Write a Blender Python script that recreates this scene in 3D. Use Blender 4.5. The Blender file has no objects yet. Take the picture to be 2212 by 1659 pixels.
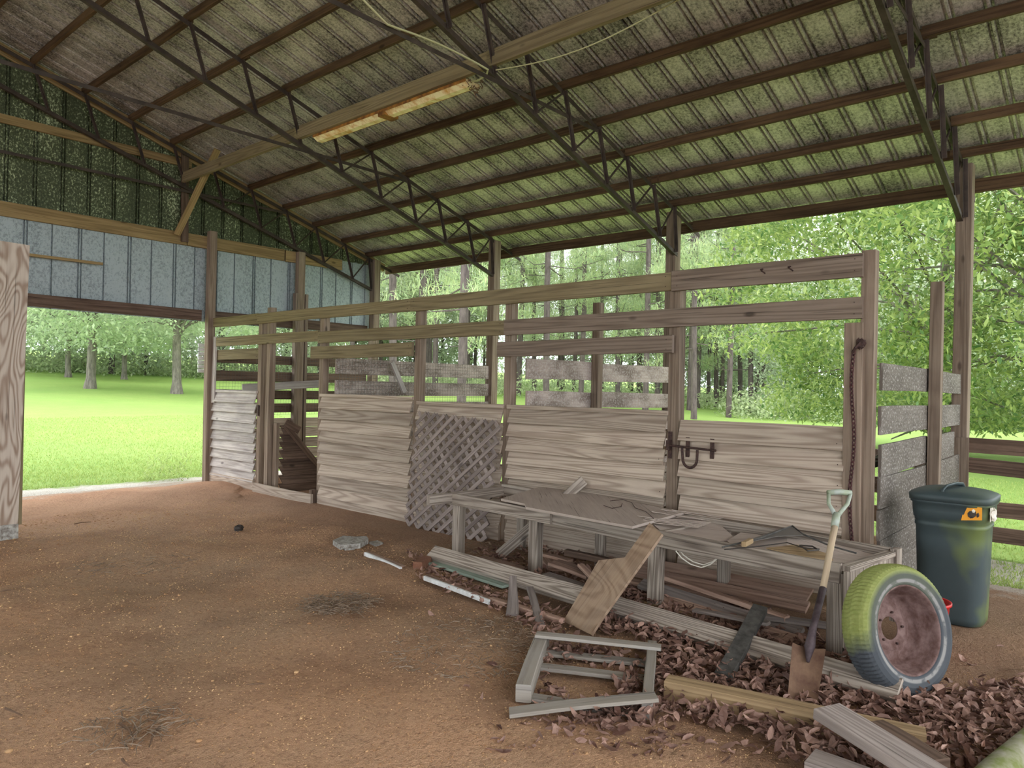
import bpy, math, random
import numpy as np
from mathutils import Vector, Matrix
random.seed(7); RNG = np.random.default_rng(11)
SC = bpy.context.scene
COL = SC.collection
# ------------------------------------------------------------------ camera frame
YAW, PIT, ROL, FPX, HC = math.radians(48.8976), math.radians(.345), math.radians(1.0618), 1575.7, 1.5
def _axes():
    cy, sy, cp, sp = math.cos(YAW), math.sin(YAW), math.cos(PIT), math.sin(PIT)
    f = Vector((sy*cp, cy*cp, sp)); r = Vector((cy, -sy, 0)); u = r.cross(f)
    c, s = math.cos(ROL), math.sin(ROL)
    return r*c+u*s, -r*s+u*c, f
RR, UU, FF = _axes()
def on(px, py, ax, val):            # point of the photograph on a world plane
    d = FF+RR*((px-1106)/FPX)-UU*((py-829.5)/FPX)
    o = (0, 0, HC); t = (val-o[ax])/d[ax]
    return Vector((o[0]+t*d[0], o[1]+t*d[1], o[2]+t*d[2]))
def G(px, py, z=0.0): return on(px, py, 2, z)
def PX(px, py, x): return on(px, py, 0, x)
def PY(px, py, y): return on(px, py, 1, y)
def RP(px, py, p0, n):
    d = FF+RR*((px-1106)/FPX)-UU*((py-829.5)/FPX); o = Vector((0, 0, HC))
    return o+d*((p0-o).dot(n)/d.dot(n))
cam = bpy.data.cameras.new('camera'); co = bpy.data.objects.new('camera', cam); COL.objects.link(co)
cam.sensor_width = 36; cam.lens = FPX/2212*36; cam.clip_start = .05; cam.clip_end = 600
co.matrix_world = Matrix(((RR[0], UU[0], -FF[0], 0), (RR[1], UU[1], -FF[1], 0), (RR[2], UU[2], -FF[2], HC), (0, 0, 0, 1)))
SC.camera = co
SC.view_settings.view_transform = 'Standard'; SC.view_settings.look = 'None'
SC.view_settings.gamma = 1; SC.view_settings.use_curve_mapping = False
SC.view_settings.exposure = 0.0
SC.cycles.max_bounces = 8; SC.cycles.diffuse_bounces = 4; SC.cycles.glossy_bounces = 2
SC.cycles.transmission_bounces = 2; SC.cycles.use_adaptive_sampling = True; SC.cycles.adaptive_threshold = .1; SC.cycles.adaptive_min_samples = 16
# ------------------------------------------------------------------ materials
def lin(c): return tuple((v/255/12.92 if v/255 <= .04045 else ((v/255+.055)/1.055)**2.4) for v in c)+(1,)
class N:
    def __init__(s, name):
        s.m = bpy.data.materials.new(name); s.m.use_nodes = True; s.t = s.m.node_tree; s.t.nodes.clear()
        s.o = s.n('ShaderNodeOutputMaterial'); s.b = s.n('ShaderNodeBsdfPrincipled'); s.l(s.b.outputs[0], s.o.inputs[0])
    def n(s, k, **kw):
        q = s.t.nodes.new(k)
        for a, v in kw.items(): setattr(q, a, v)
        return q
    def l(s, a, b): s.t.links.new(a, b)
    def put(s, v, sock):
        if isinstance(v, (int, float)): sock.default_value = v
        elif isinstance(v, (tuple, list)): sock.default_value = v
        else: s.l(v, sock)
    def math(s, op, a, b=0.0, c=0.0, clamp=False):
        q = s.n('ShaderNodeMath', operation=op); q.use_clamp = clamp
        s.put(a, q.inputs[0]); s.put(b, q.inputs[1]); s.put(c, q.inputs[2]); return q.outputs[0]
    def mix(s, f, a, b, mode='MIX'):
        q = s.n('ShaderNodeMix', data_type='RGBA', blend_type=mode)
        s.put(f, q.inputs[0]); s.put(a, q.inputs[6]); s.put(b, q.inputs[7]); return q.outputs[2]
    def uv(s): return s.n('ShaderNodeUVMap').outputs[0]
    def obj(s): return s.n('ShaderNodeTexCoord').outputs['Object']
    def pos(s): return s.n('ShaderNodeNewGeometry').outputs['Position']
    def rnd(s): return s.n('ShaderNodeAttribute', attribute_name='rnd').outputs['Fac']
    def map(s, v, sc=(1, 1, 1), loc=(0, 0, 0)):
        q = s.n('ShaderNodeMapping'); s.l(v, q.inputs[0]); q.inputs['Scale'].default_value = sc; q.inputs['Location'].default_value = loc
        return q.outputs[0]
    def noise(s, v, scale, detail=3, rough=.5, dist=0.0):
        q = s.n('ShaderNodeTexNoise'); s.l(v, q.inputs['Vector']); q.inputs['Scale'].default_value = scale
        q.inputs['Detail'].default_value = detail; q.inputs['Roughness'].default_value = rough; q.inputs['Distortion'].default_value = dist
        return q.outputs['Fac']
    def vor(s, v, scale, out='Distance', feat='F1'):
        q = s.n('ShaderNodeTexVoronoi', feature=feat); s.l(v, q.inputs['Vector']); q.inputs['Scale'].default_value = scale
        return q.outputs[out]
    def ramp(s, f, pts):
        q = s.n('ShaderNodeValToRGB'); e = q.color_ramp.elements
        while len(e) < len(pts): e.new(.5)
        for i, (p, c) in enumerate(pts):
            e[i].position = p; e[i].color = (c if isinstance(c, tuple) else (c, c, c, 1))
        s.put(f, q.inputs[0]); return q.outputs[0]
    def bump(s, h, st, dist=.01):
        q = s.n('ShaderNodeBump'); q.inputs['Strength'].default_value = st; q.inputs['Distance'].default_value = dist
        s.l(h, q.inputs['Height']); s.l(q.outputs[0], s.b.inputs['Normal'])
    def fin(s, col, rough=.8, metal=0.0, spec=.3):
        s.put(col, s.b.inputs['Base Color']); s.put(rough, s.b.inputs['Roughness']); s.put(metal, s.b.inputs['Metallic'])
        s.b.inputs['Specular IOR Level'].default_value = spec
        return s.m
def wood(name, light, dark, stain=None, stain_amt=.5, rings=13, ring_mix=.55, var=.35, fig=(.3, 8.5), bump=.35, fk=1.3, crk=.55):
    """weathered softwood; UV is in metres, u along the board"""
    m = N(name); uv = m.uv()
    low = m.noise(m.map(uv, (fig[0], fig[1], 1)), 1.0, 1.5, .45, .25)
    rg = m.math('SINE', m.math('MULTIPLY', low, rings*6.28))
    rg = m.math('MULTIPLY_ADD', rg, .5, .5); rg = m.math('POWER', rg, 1.6)
    fib = m.noise(m.map(uv, (5, 260, 1)), 1.0, 2, .6)
    fib2 = m.noise(m.map(uv, (1.2, 45, 1)), 1.0, 3, .6)
    f = m.math('ADD', m.math('MULTIPLY', rg, ring_mix), m.math('MULTIPLY', m.math('SUBTRACT', fib2, .45), fk))
    f = m.math('ADD', f, m.math('MULTIPLY', m.math('SUBTRACT', fib, .5), .5), clamp=True)
    c = m.mix(f, lin(light), lin(dark))
    # knots
    kn = m.vor(m.map(uv, (1.0, 2.4, 1)), 1.25); k2 = m.ramp(kn, [(.035, 1.0), (.075, 0.0)])
    c = m.mix(m.math('MULTIPLY', k2, .75), c, lin(tuple(v*.55 for v in dark)))
    if stain:
        st = m.ramp(m.noise(m.map(uv, (1.3, 5, 1)), 1.6, 5, .65), [(.42, 0.0), (.66, 1.0)])
        c = m.mix(m.math('MULTIPLY', st, stain_amt), c, lin(stain))
    c = m.mix(1.0, c, m.ramp(m.rnd(), [(0, 1-var), (1, 1.0)]), 'MULTIPLY')
    # cracks along the grain
    cr = m.ramp(m.noise(m.map(uv, (1.1, 85, 1)), 1.0, 1, .5), [(.29, 1.0), (.34, 0.0)])
    c = m.mix(m.math('MULTIPLY', cr, crk), c, lin(tuple(v*.35 for v in dark)))
    m.bump(m.math('SUBTRACT', m.math('MULTIPLY', f, -.6), cr), bump, .004)
    return m.fin(c, .85, 0, .2)
M = {}
M['siding'] = wood('siding_wood', (200, 184, 168), (146, 128, 114), (166, 146, 134), .4, rings=15, ring_mix=.72, var=.3, fk=.6, crk=.3, fig=(.3, 6.5))
M['siding_grey'] = wood('siding_wood_grey', (206, 198, 192), (156, 144, 138), (140, 130, 132), .5, rings=9, var=.2)
M['rail'] = wood('rail_wood', (148, 134, 106), (100, 86, 68), (128, 112, 84), .5, rings=9, ring_mix=.5, var=.2)
M['rail_brown'] = wood('rail_wood_brown', (146, 130, 118), (100, 86, 76), (120, 102, 90), .4, rings=9, ring_mix=.6, var=.2)
M['post'] = wood('post_wood', (158, 140, 124), (102, 87, 75), (124, 104, 90), .5, rings=7, var=.25)
M['purlin'] = wood('purlin_wood', (106, 84, 62), (62, 46, 34), (54, 38, 28), .5, rings=6, var=.3)
M['girt'] = wood('girt_wood', (164, 140, 100), (116, 94, 64), (128, 108, 76), .35, rings=8, var=.2)
M['girt_dark'] = wood('lower_girt_wood', (118, 98, 86), (74, 58, 50), (58, 44, 38), .5, rings=8, var=.2)
M['bench'] = wood('bench_wood', (182, 170, 158), (118, 106, 96), (136, 124, 116), .4, rings=16, ring_mix=.85, var=.2, bump=.6)
M['scrap'] = wood('scrap_wood', (196, 164, 146), (132, 102, 88), (150, 128, 116), .5, rings=9, var=.4)
M['scrap_grey'] = wood('scrap_wood_grey', (176, 164, 158), (116, 104, 100), (128, 118, 112), .5, rings=12, var=.35, bump=.5)
M['fence_dark'] = wood('fence_wood_dark', (128, 106, 92), (80, 64, 54), (66, 52, 45), .5, rings=8, var=.25)
M['lattice'] = wood('lattice_wood', (168, 154, 148), (118, 104, 100), (130, 118, 112), .5, rings=6, var=.3)
M['pallet'] = wood('pallet_wood', (164, 156, 146), (114, 106, 98), (172, 168, 166), .5, rings=5, ring_mix=.3, var=.25)
M['timber'] = wood('timber_wood', (182, 156, 120), (128, 104, 76), (112, 92, 72), .4, rings=6, var=.2)
M['green_wood'] = wood('green_painted_wood', (158, 174, 160), (134, 150, 138), (120, 130, 120), .4, rings=3, ring_mix=.2, var=.1)
M['ply'] = wood('plywood_face', (206, 192, 178), (156, 134, 118), (176, 160, 150), .2, rings=14, ring_mix=.9, var=.1, fig=(1.1, 4.2), bump=.3)
M['ply_brown'] = wood('plywood_brown', (168, 144, 122), (126, 102, 84), (150, 132, 116), .5, rings=9, ring_mix=.6, var=.1, fig=(5.0, 1.2), bump=.2)
M['ply_dusty'] = wood('plywood_dusty', (186, 172, 162), (154, 138, 128), (166, 152, 144), .5, rings=3, ring_mix=.2, var=.1, fig=(1.0, 3.0), bump=.2)
M['ply_dark'] = wood('plywood_edge', (120, 100, 86), (80, 64, 54), None, 0, rings=3, ring_mix=.2)
def mossy_wood():
    m = N('mould_spotted_wood'); uv = m.uv()
    fib = m.noise(m.map(uv, (2, 60, 1)), 1.0, 3, .6)
    c = m.mix(fib, lin((216, 200, 192)), lin((158, 138, 128)))
    sp = m.ramp(m.noise(uv, 42, 4, .75), [(.5, 0.0), (.58, 1.0)])
    big = m.ramp(m.noise(m.map(uv, (1, 1.6, 1)), 2.6, 4, .6), [(.4, 0.0), (.6, 1.0)])
    c = m.mix(m.math('MULTIPLY', big, .75), c, lin((104, 88, 78)))
    c = m.mix(m.math('MULTIPLY', sp, .5), c, lin((216, 208, 202)))
    c = m.mix(1.0, c, m.ramp(m.rnd(), [(0, .75), (1, 1.0)]), 'MULTIPLY')
    m.bump(fib, .4, .004); return m.fin(c, .95)
M['mossy'] = mossy_wood()
def dark_mossy():
    m = N('dark_lichened_wood'); uv = m.uv()
    fib = m.noise(m.map(uv, (2, 50, 1)), 1.0, 3, .6)
    c = m.mix(fib, lin((138, 130, 122)), lin((88, 80, 74)))
    big = m.ramp(m.noise(m.map(uv, (1, 1.3, 1)), 3.0, 4, .6), [(.35, 0.0), (.65, 1.0)])
    c = m.mix(m.math('MULTIPLY', big, .7), c, lin((84, 76, 70)))
    sp = m.ramp(m.noise(uv, 48, 4, .75), [(.54, 0.0), (.6, 1.0)])
    c = m.mix(m.math('MULTIPLY', sp, .55), c, lin((196, 192, 186)))
    m.bump(fib, .4, .004); return m.fin(c, .95)
M['dark_mossy'] = dark_mossy()
def roof_mat():
    m = N('galvanised_roof_sheet'); p = m.pos()
    a = m.noise(p, 38, 5, .8); b = m.noise(p, 2.2, 4, .6)
    streak = m.noise(m.map(p, (.6, 26, .6)), 1.0, 2, .5)
    t = m.math('ADD', a, m.math('MULTIPLY', m.math('SUBTRACT', b, .5), .5))
    t = m.math('ADD', t, m.math('MULTIPLY', m.math('SUBTRACT', streak, .5), .28))
    c = m.ramp(t, [(.34, lin((98, 94, 90))), (.47, lin((166, 160, 154))), (.64, lin((212, 206, 200)))])
    m.bump(a, .25, .004)
    return m.fin(c, m.ramp(a, [(.3, .6), (.7, .4)]), .5, .4)
M['roof'] = roof_mat()
def wallmetal(name, hi, lo, dk, thr):
    m = N(name); p = m.pos()
    a = m.noise(m.map(p, (1, 1, .7)), 42, 5, .75); b = m.noise(m.map(p, (2, 2, .5)), 1.1, 3, .6)
    t = m.math('ADD', a, m.math('MULTIPLY', m.math('SUBTRACT', b, .5), .35))
    c = m.ramp(t, [(thr-.14, lin(dk)), (thr, lin(lo)), (thr+.09, lin(hi))])
    m.bump(a, .15, .003); return m.fin(c, .6, .25, .4)
M['wall_upper'] = wallmetal('mould_speckled_siding', (186, 196, 160), (84, 92, 66), (58, 64, 44), .56)
M['wall_lower'] = wallmetal('blue_grey_siding', (168, 178, 182), (146, 156, 160), (118, 126, 128), .44)
def simple(name, col, rough=.6, metal=0.0, nz=0, dark=None, bump=0, spec=.4):
    m = N(name)
    c = lin(col)
    if nz:
        a = m.noise(m.obj(), nz, 4, .65); c = m.mix(m.ramp(a, [(.35, 0.0), (.65, 1.0)]), lin(col), lin(dark or tuple(v*.7 for v in col)))
        if bump: m.bump(a, bump, .004)
    return m.fin(c, rough, metal, spec)
M['steel'] = simple('primed_truss_steel', (72, 60, 54), .6, .1, 8, (48, 38, 33), .1)
M['iron'] = simple('rusty_iron', (92, 70, 64), .7, .5, 60, (52, 40, 40), .4)
M['chain'] = simple('rusty_chain', (104, 66, 66), .7, .5, 60, (56, 40, 44), .4)
M['wire'] = simple('fence_wire', (120, 116, 112), .6, .5)
M['red'] = simple('red_plastic', (205, 32, 36), .4, 0, 12, (180, 26, 30))
M['white_paint'] = simple('flaking_white_paint', (226, 228, 228), .7, 0, 12, (196, 196, 194))
M['concrete'] = simple('concrete_slab', (190, 188, 182), .95, 0, 30, (120, 112, 104), .6)
M['brick'] = simple('brick', (132, 96, 76), .95, 0, 40, (120, 78, 60), .5)
M['stone'] = simple('loose_stone', (170, 150, 128), .9, 0, 20, (140, 120, 100), .4)
M['pebble'] = simple('pebble', (214, 178, 134), .8, 0, 2.5, (164, 120, 82))
M['cable'] = simple('pale_cable', (176, 172, 136), .6)
M['black'] = simple('black_charred_wood', (98, 96, 92), .8, 0, 14, (62, 60, 58), .3)
M['tape'] = simple('faded_paper', (226, 220, 208), .7)
M['orange'] = simple('orange_sticker', (236, 160, 40), .5)
M['ink'] = simple('dark_ink', (60, 54, 50), .6)
M['handle_wood'] = wood('shovel_shaft_wood', (210, 190, 164), (160, 136, 112), (140, 140, 90), .3, rings=5, ring_mix=.4)
M['handle_plastic'] = simple('pale_green_plastic', (166, 174, 168), .45, 0, 14, (150, 160, 132))
M['socket'] = simple('dark_socket_steel', (92, 80, 84), .6, .4, 20, (66, 54, 58), .2)
M['blade'] = simple('rusted_shovel_blade', (126, 100, 80), .75, .4, 9, (92, 66, 54), .3)
M['rim'] = simple('rusty_wheel_rim', (132, 108, 104), .8, .3, 16, (92, 66, 60), .4)
M['twig'] = simple('dry_twig', (112, 88, 70), .9)
M['straw'] = simple('pine_straw', (160, 140, 120), .9, 0, 30, (112, 96, 82))
def lamp_mat():
    m = N('lamp_housing_enamel'); a = m.noise(m.obj(), 7, 5, .7)
    c = m.mix(m.ramp(a, [(.45, 0.0), (.68, 1.0)]), lin((250, 238, 196)), lin((206, 150, 70))); return m.fin(c, .5)
M['lamp'] = lamp_mat()
M['lamp_rust'] = simple('rusty_lamp_edge', (180, 126, 60), .8, .1, 12, (110, 70, 36))
def tyre_mat():
    m = N('tyre_rubber'); o = m.obj()
    sx = m.n('ShaderNodeSeparateXYZ'); m.l(o, sx.inputs[0])
    h = m.math('ADD', sx.outputs[2], m.math('MULTIPLY', m.noise(o, 5, 4, .6), .22))
    f = m.ramp(m.math('ADD', h, m.math('MULTIPLY', sx.outputs[0], -.35)), [(.12, 0.0), (.22, 1.0)])
    r = m.n('ShaderNodeVectorMath', operation='LENGTH'); cz = m.n('ShaderNodeCombineXYZ'); m.l(sx.outputs[0], cz.inputs[0]); m.l(sx.outputs[2], cz.inputs[2]); m.l(cz.outputs[0], r.inputs[0])
    mossc = m.mix(m.noise(o, 40, 3, .7), lin((116, 130, 62)), lin((158, 162, 102)))
    tread = m.ramp(r.outputs['Value'], [(.262, 0.0), (.285, 1.0)])
    c = m.mix(m.math('MULTIPLY', f, m.math('MULTIPLY_ADD', tread, .85, .15)), m.mix(m.noise(o, 6, 3, .6), lin((58, 62, 70)), lin((82, 86, 90))), mossc)
    # whitewall ring on the outer face
    wr = m.math('MULTIPLY', m.ramp(r.outputs['Value'], [(.222, 0.0), (.226, 1.0)]), m.ramp(r.outputs['Value'], [(.238, 1.0), (.243, 0.0)]))
    wr = m.math('MULTIPLY', wr, m.ramp(m.noise(o, 14, 3, .6), [(.4, .25), (.5, 1.0)]))
    c = m.mix(wr, c, lin((140, 138, 136)))
    m.bump(m.noise(o, 60, 3, .6), .15, .004); return m.fin(c, .75)
M['tyre'] = tyre_mat()
def bin_mat(name, base, moss):
    m = N(name); o = m.obj(); sx = m.n('ShaderNodeSeparateXYZ'); m.l(o, sx.inputs[0])
    a = m.noise(o, 3.2, 2, .5); side = m.ramp(sx.outputs[1], [(-.32, 1.0), (-.12, 0.0)] if False else [(0.0, 1.0), (1.0, 0.0)])
    s = m.math('MULTIPLY_ADD', sx.outputs[1], -1.3, m.math('MULTIPLY', m.math('SUBTRACT', a, .5), 1.4))
    f = m.ramp(s, [(.12, 0.0), (.42, .75)])
    c = m.mix(m.math('MULTIPLY', f, moss), m.mix(m.noise(o, 9, 3, .6), lin((54, 66, 70)), lin((66, 78, 80))), lin((116, 130, 64)))
    m.bump(m.noise(o, 90, 2, .5), .08, .003); return m.fin(c, .5, 0, .4)
M['bin'] = bin_mat('dark_green_plastic', None, .9); M['bin_lid'] = bin_mat('dark_green_lid_plastic', None, .15)
def dirt_mat():
    m = N('red_sandy_dirt'); p = m.pos()
    big = m.noise(p, .55, 4, .6); mid = m.noise(p, 3.2, 5, .65); fine = m.noise(p, 42, 4, .75); gr = m.noise(p, 160, 3, .7)
    c = m.mix(m.ramp(big, [(.38, 0.0), (.62, 1.0)]), lin((210, 166, 132)), lin((190, 158, 130)))
    sx = m.n('ShaderNodeSeparateXYZ'); m.l(p, sx.inputs[0])
    # random brown patches, darker brown towards the stall wall, redder tan towards the doorway
    c = m.mix(m.math('MULTIPLY', m.ramp(m.noise(p, 1.4, 4, .6), [(.48, 0.0), (.68, 1.0)]), .5), c, lin((134, 100, 80)))
    xgrad = m.math('ADD', m.math('MULTIPLY', sx.outputs[0], .42), m.math('MULTIPLY', m.noise(p, 1.7, 4, .6), 1.1))
    xgrad = m.math('SUBTRACT', xgrad, m.math('MULTIPLY', sx.outputs[1], .11))
    o2 = m.ramp(xgrad, [(1.35/2.2, 0.0), (1.75/2.2, 1.0)]) if False else m.ramp(m.math('MULTIPLY', xgrad, .4), [(.54, 0.0), (.74, 1.0)])
    c = m.mix(m.math('MULTIPLY', o2, .55), c, lin((112, 90, 76)))
    far = m.ramp(m.math('MULTIPLY', sx.outputs[1], .1), [(.62, 0.0), (.98, 1.0)])
    c = m.mix(m.math('MULTIPLY', far, .55), c, lin((206, 160, 132)))
    edge = m.ramp(m.math('MULTIPLY', m.math('ADD', sx.outputs[1], m.math('MULTIPLY', m.noise(p, 1.6, 5, .7), 1.3)), .1), [(1.105, 0.0), (1.16, 1.0)] if False else [(.0, 0.0), (1.0, 1.0)])
    eg = m.math('MULTIPLY', m.math('SUBTRACT', m.math('ADD', sx.outputs[1], m.math('MULTIPLY', m.noise(p, 1.6, 5, .7), 1.3)), 11.25), 5.0, clamp=True)
    er = m.math('MULTIPLY', m.math('SUBTRACT', m.math('ADD', sx.outputs[0], m.math('MULTIPLY', m.noise(p, 1.6, 5, .7), 1.3)), 7.35), 5.0, clamp=True)
    er = m.math('MULTIPLY', er, m.math('LESS_THAN', sx.outputs[1], 1.4))
    c = m.mix(m.math('MULTIPLY', m.math('MAXIMUM', eg, er), .8), c, m.mix(gr, lin((168, 156, 144)), lin((216, 210, 200))))
    c = m.mix(m.math('MULTIPLY', m.ramp(fine, [(.48, 0.0), (.36, 1.0)] if False else [(.34, 1.0), (.5, 0.0)]), .45), c, lin((104, 74, 58)))
    c = m.mix(m.math('MULTIPLY', m.ramp(gr, [(.56, 0.0), (.68, 1.0)]), .55), c, lin((214, 186, 150)))
    v = m.vor(p, 75); c = m.mix(m.math('MULTIPLY', m.ramp(v, [(.1, 1.0), (.22, 0.0)]), m.math('MULTIPLY', m.ramp(mid, [(.45, 0.0), (.6, 1.0)]), .6)), c, lin((238, 204, 160)))
    h = m.math('ADD', m.math('MULTIPLY', mid, .9), m.math('ADD', m.math('MULTIPLY', fine, .45), m.math('MULTIPLY', gr, .22)))
    h = m.math('ADD', h, m.math('MULTIPLY', m.noise(p, 11, 4, .7), .8)); m.bump(h, .9, .05); return m.fin(c, .95, 0, .15)
M['dirt'] = dirt_mat()
def lawn_mat():
    m = N('mown_lawn'); p = m.pos()
    a = m.noise(p, .18, 4, .6); b = m.noise(p, 1.6, 5, .7); f = m.noise(p, 30, 4, .8)
    c = m.mix(m.ramp(a, [(.35, 0.0), (.65, 1.0)]), lin((140, 168, 94)), lin((160, 182, 104)))
    c = m.mix(m.math('MULTIPLY', m.ramp(b, [(.4, 0.0), (.7, 1.0)]), .45), c, lin((132, 170, 84)))
    c = m.mix(m.math('MULTIPLY', m.ramp(f, [(.4, 1.0), (.56, 0.0)]), .5), c, lin((112, 144, 68)))
    # pale gravel strip along the drip line of the barn
    sx = m.n('ShaderNodeSeparateXYZ'); m.l(p, sx.inputs[0])
    wob = m.math('MULTIPLY', m.noise(p, 2.0, 4, .65), .9)
    d1 = m.math('SUBTRACT', m.math('ADD', sx.outputs[1], wob), 11.75)
    d2 = m.math('SUBTRACT', m.math('ADD', sx.outputs[0], wob), 7.75)
    inn = m.math('MULTIPLY', m.math('LESS_THAN', sx.outputs[0], 8.2), m.ramp(m.math('ADD', d1, .5), [(.42, 1.0), (.55, 0.0)]))
    inn2 = m.math('MULTIPLY', m.math('LESS_THAN', sx.outputs[1], 1.4), m.ramp(m.math('ADD', d2, .5), [(.42, 1.0), (.55, 0.0)]))
    g = m.math('MAXIMUM', inn, inn2)
    gc = m.mix(m.ramp(m.noise(p, 60, 3, .8), [(.35, 0.0), (.65, 1.0)]), lin((170, 162, 150)), lin((226, 224, 216)))
    c = m.mix(g, c, gc)
    m.bump(m.math('ADD', f, b), .5, .03); return m.fin(c, .9, 0, .2)
M['lawn'] = lawn_mat()
def leaf_mat(name, a, b, trans=.35, rough=.5):
    m = N(name); c = m.mix(m.rnd(), lin(a), lin(b)); m.fin(c, rough, 0, .35)
    t = m.n('ShaderNodeBsdfTranslucent'); m.l(c, t.inputs[0]); mx = m.n('ShaderNodeMixShader'); mx.inputs[0].default_value = trans
    m.l(m.b.outputs[0], mx.inputs[1]); m.l(t.outputs[0], mx.inputs[2]); m.l(mx.outputs[0], m.o.inputs[0]); return m.m
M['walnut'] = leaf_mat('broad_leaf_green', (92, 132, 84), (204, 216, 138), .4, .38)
M['lawn_tree'] = leaf_mat('hazed_lawn_tree_leaf', (172, 192, 162), (214, 226, 190), .55)  # leaf green paled to stand in for distance haze
M['forest'] = leaf_mat('hazed_forest_leaf', (186, 202, 176), (226, 234, 210), .5)  # haze of the far trees painted into a paler, greyer leaf colour
M['needle'] = leaf_mat('hazed_pine_needle', (160, 184, 148), (212, 222, 170), .5)  # needle colour lightened in place of haze in the air
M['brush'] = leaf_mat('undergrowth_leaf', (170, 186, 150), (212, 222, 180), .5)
M['grass'] = leaf_mat('grass_blade', (140, 168, 90), (190, 204, 124))
M['dead'] = leaf_mat('dead_leaf', (98, 69, 59), (190, 155, 140), .1, .6)
def bark(name, a, b):
    m = N(name); p = m.pos(); t = m.noise(m.map(p, (9, 9, 2.2)), 1.0, 5, .7)
    c = m.mix(m.ramp(t, [(.35, 0.0), (.65, 1.0)]), lin(a), lin(b)); m.bump(t, .6, .03); return m.fin(c, .95)
M['bark_pine'] = bark('pine_bark', (116, 104, 104), (80, 70, 72))
M['bark_lawn'] = bark('grey_bark', (146, 138, 130), (96, 90, 86))
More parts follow.
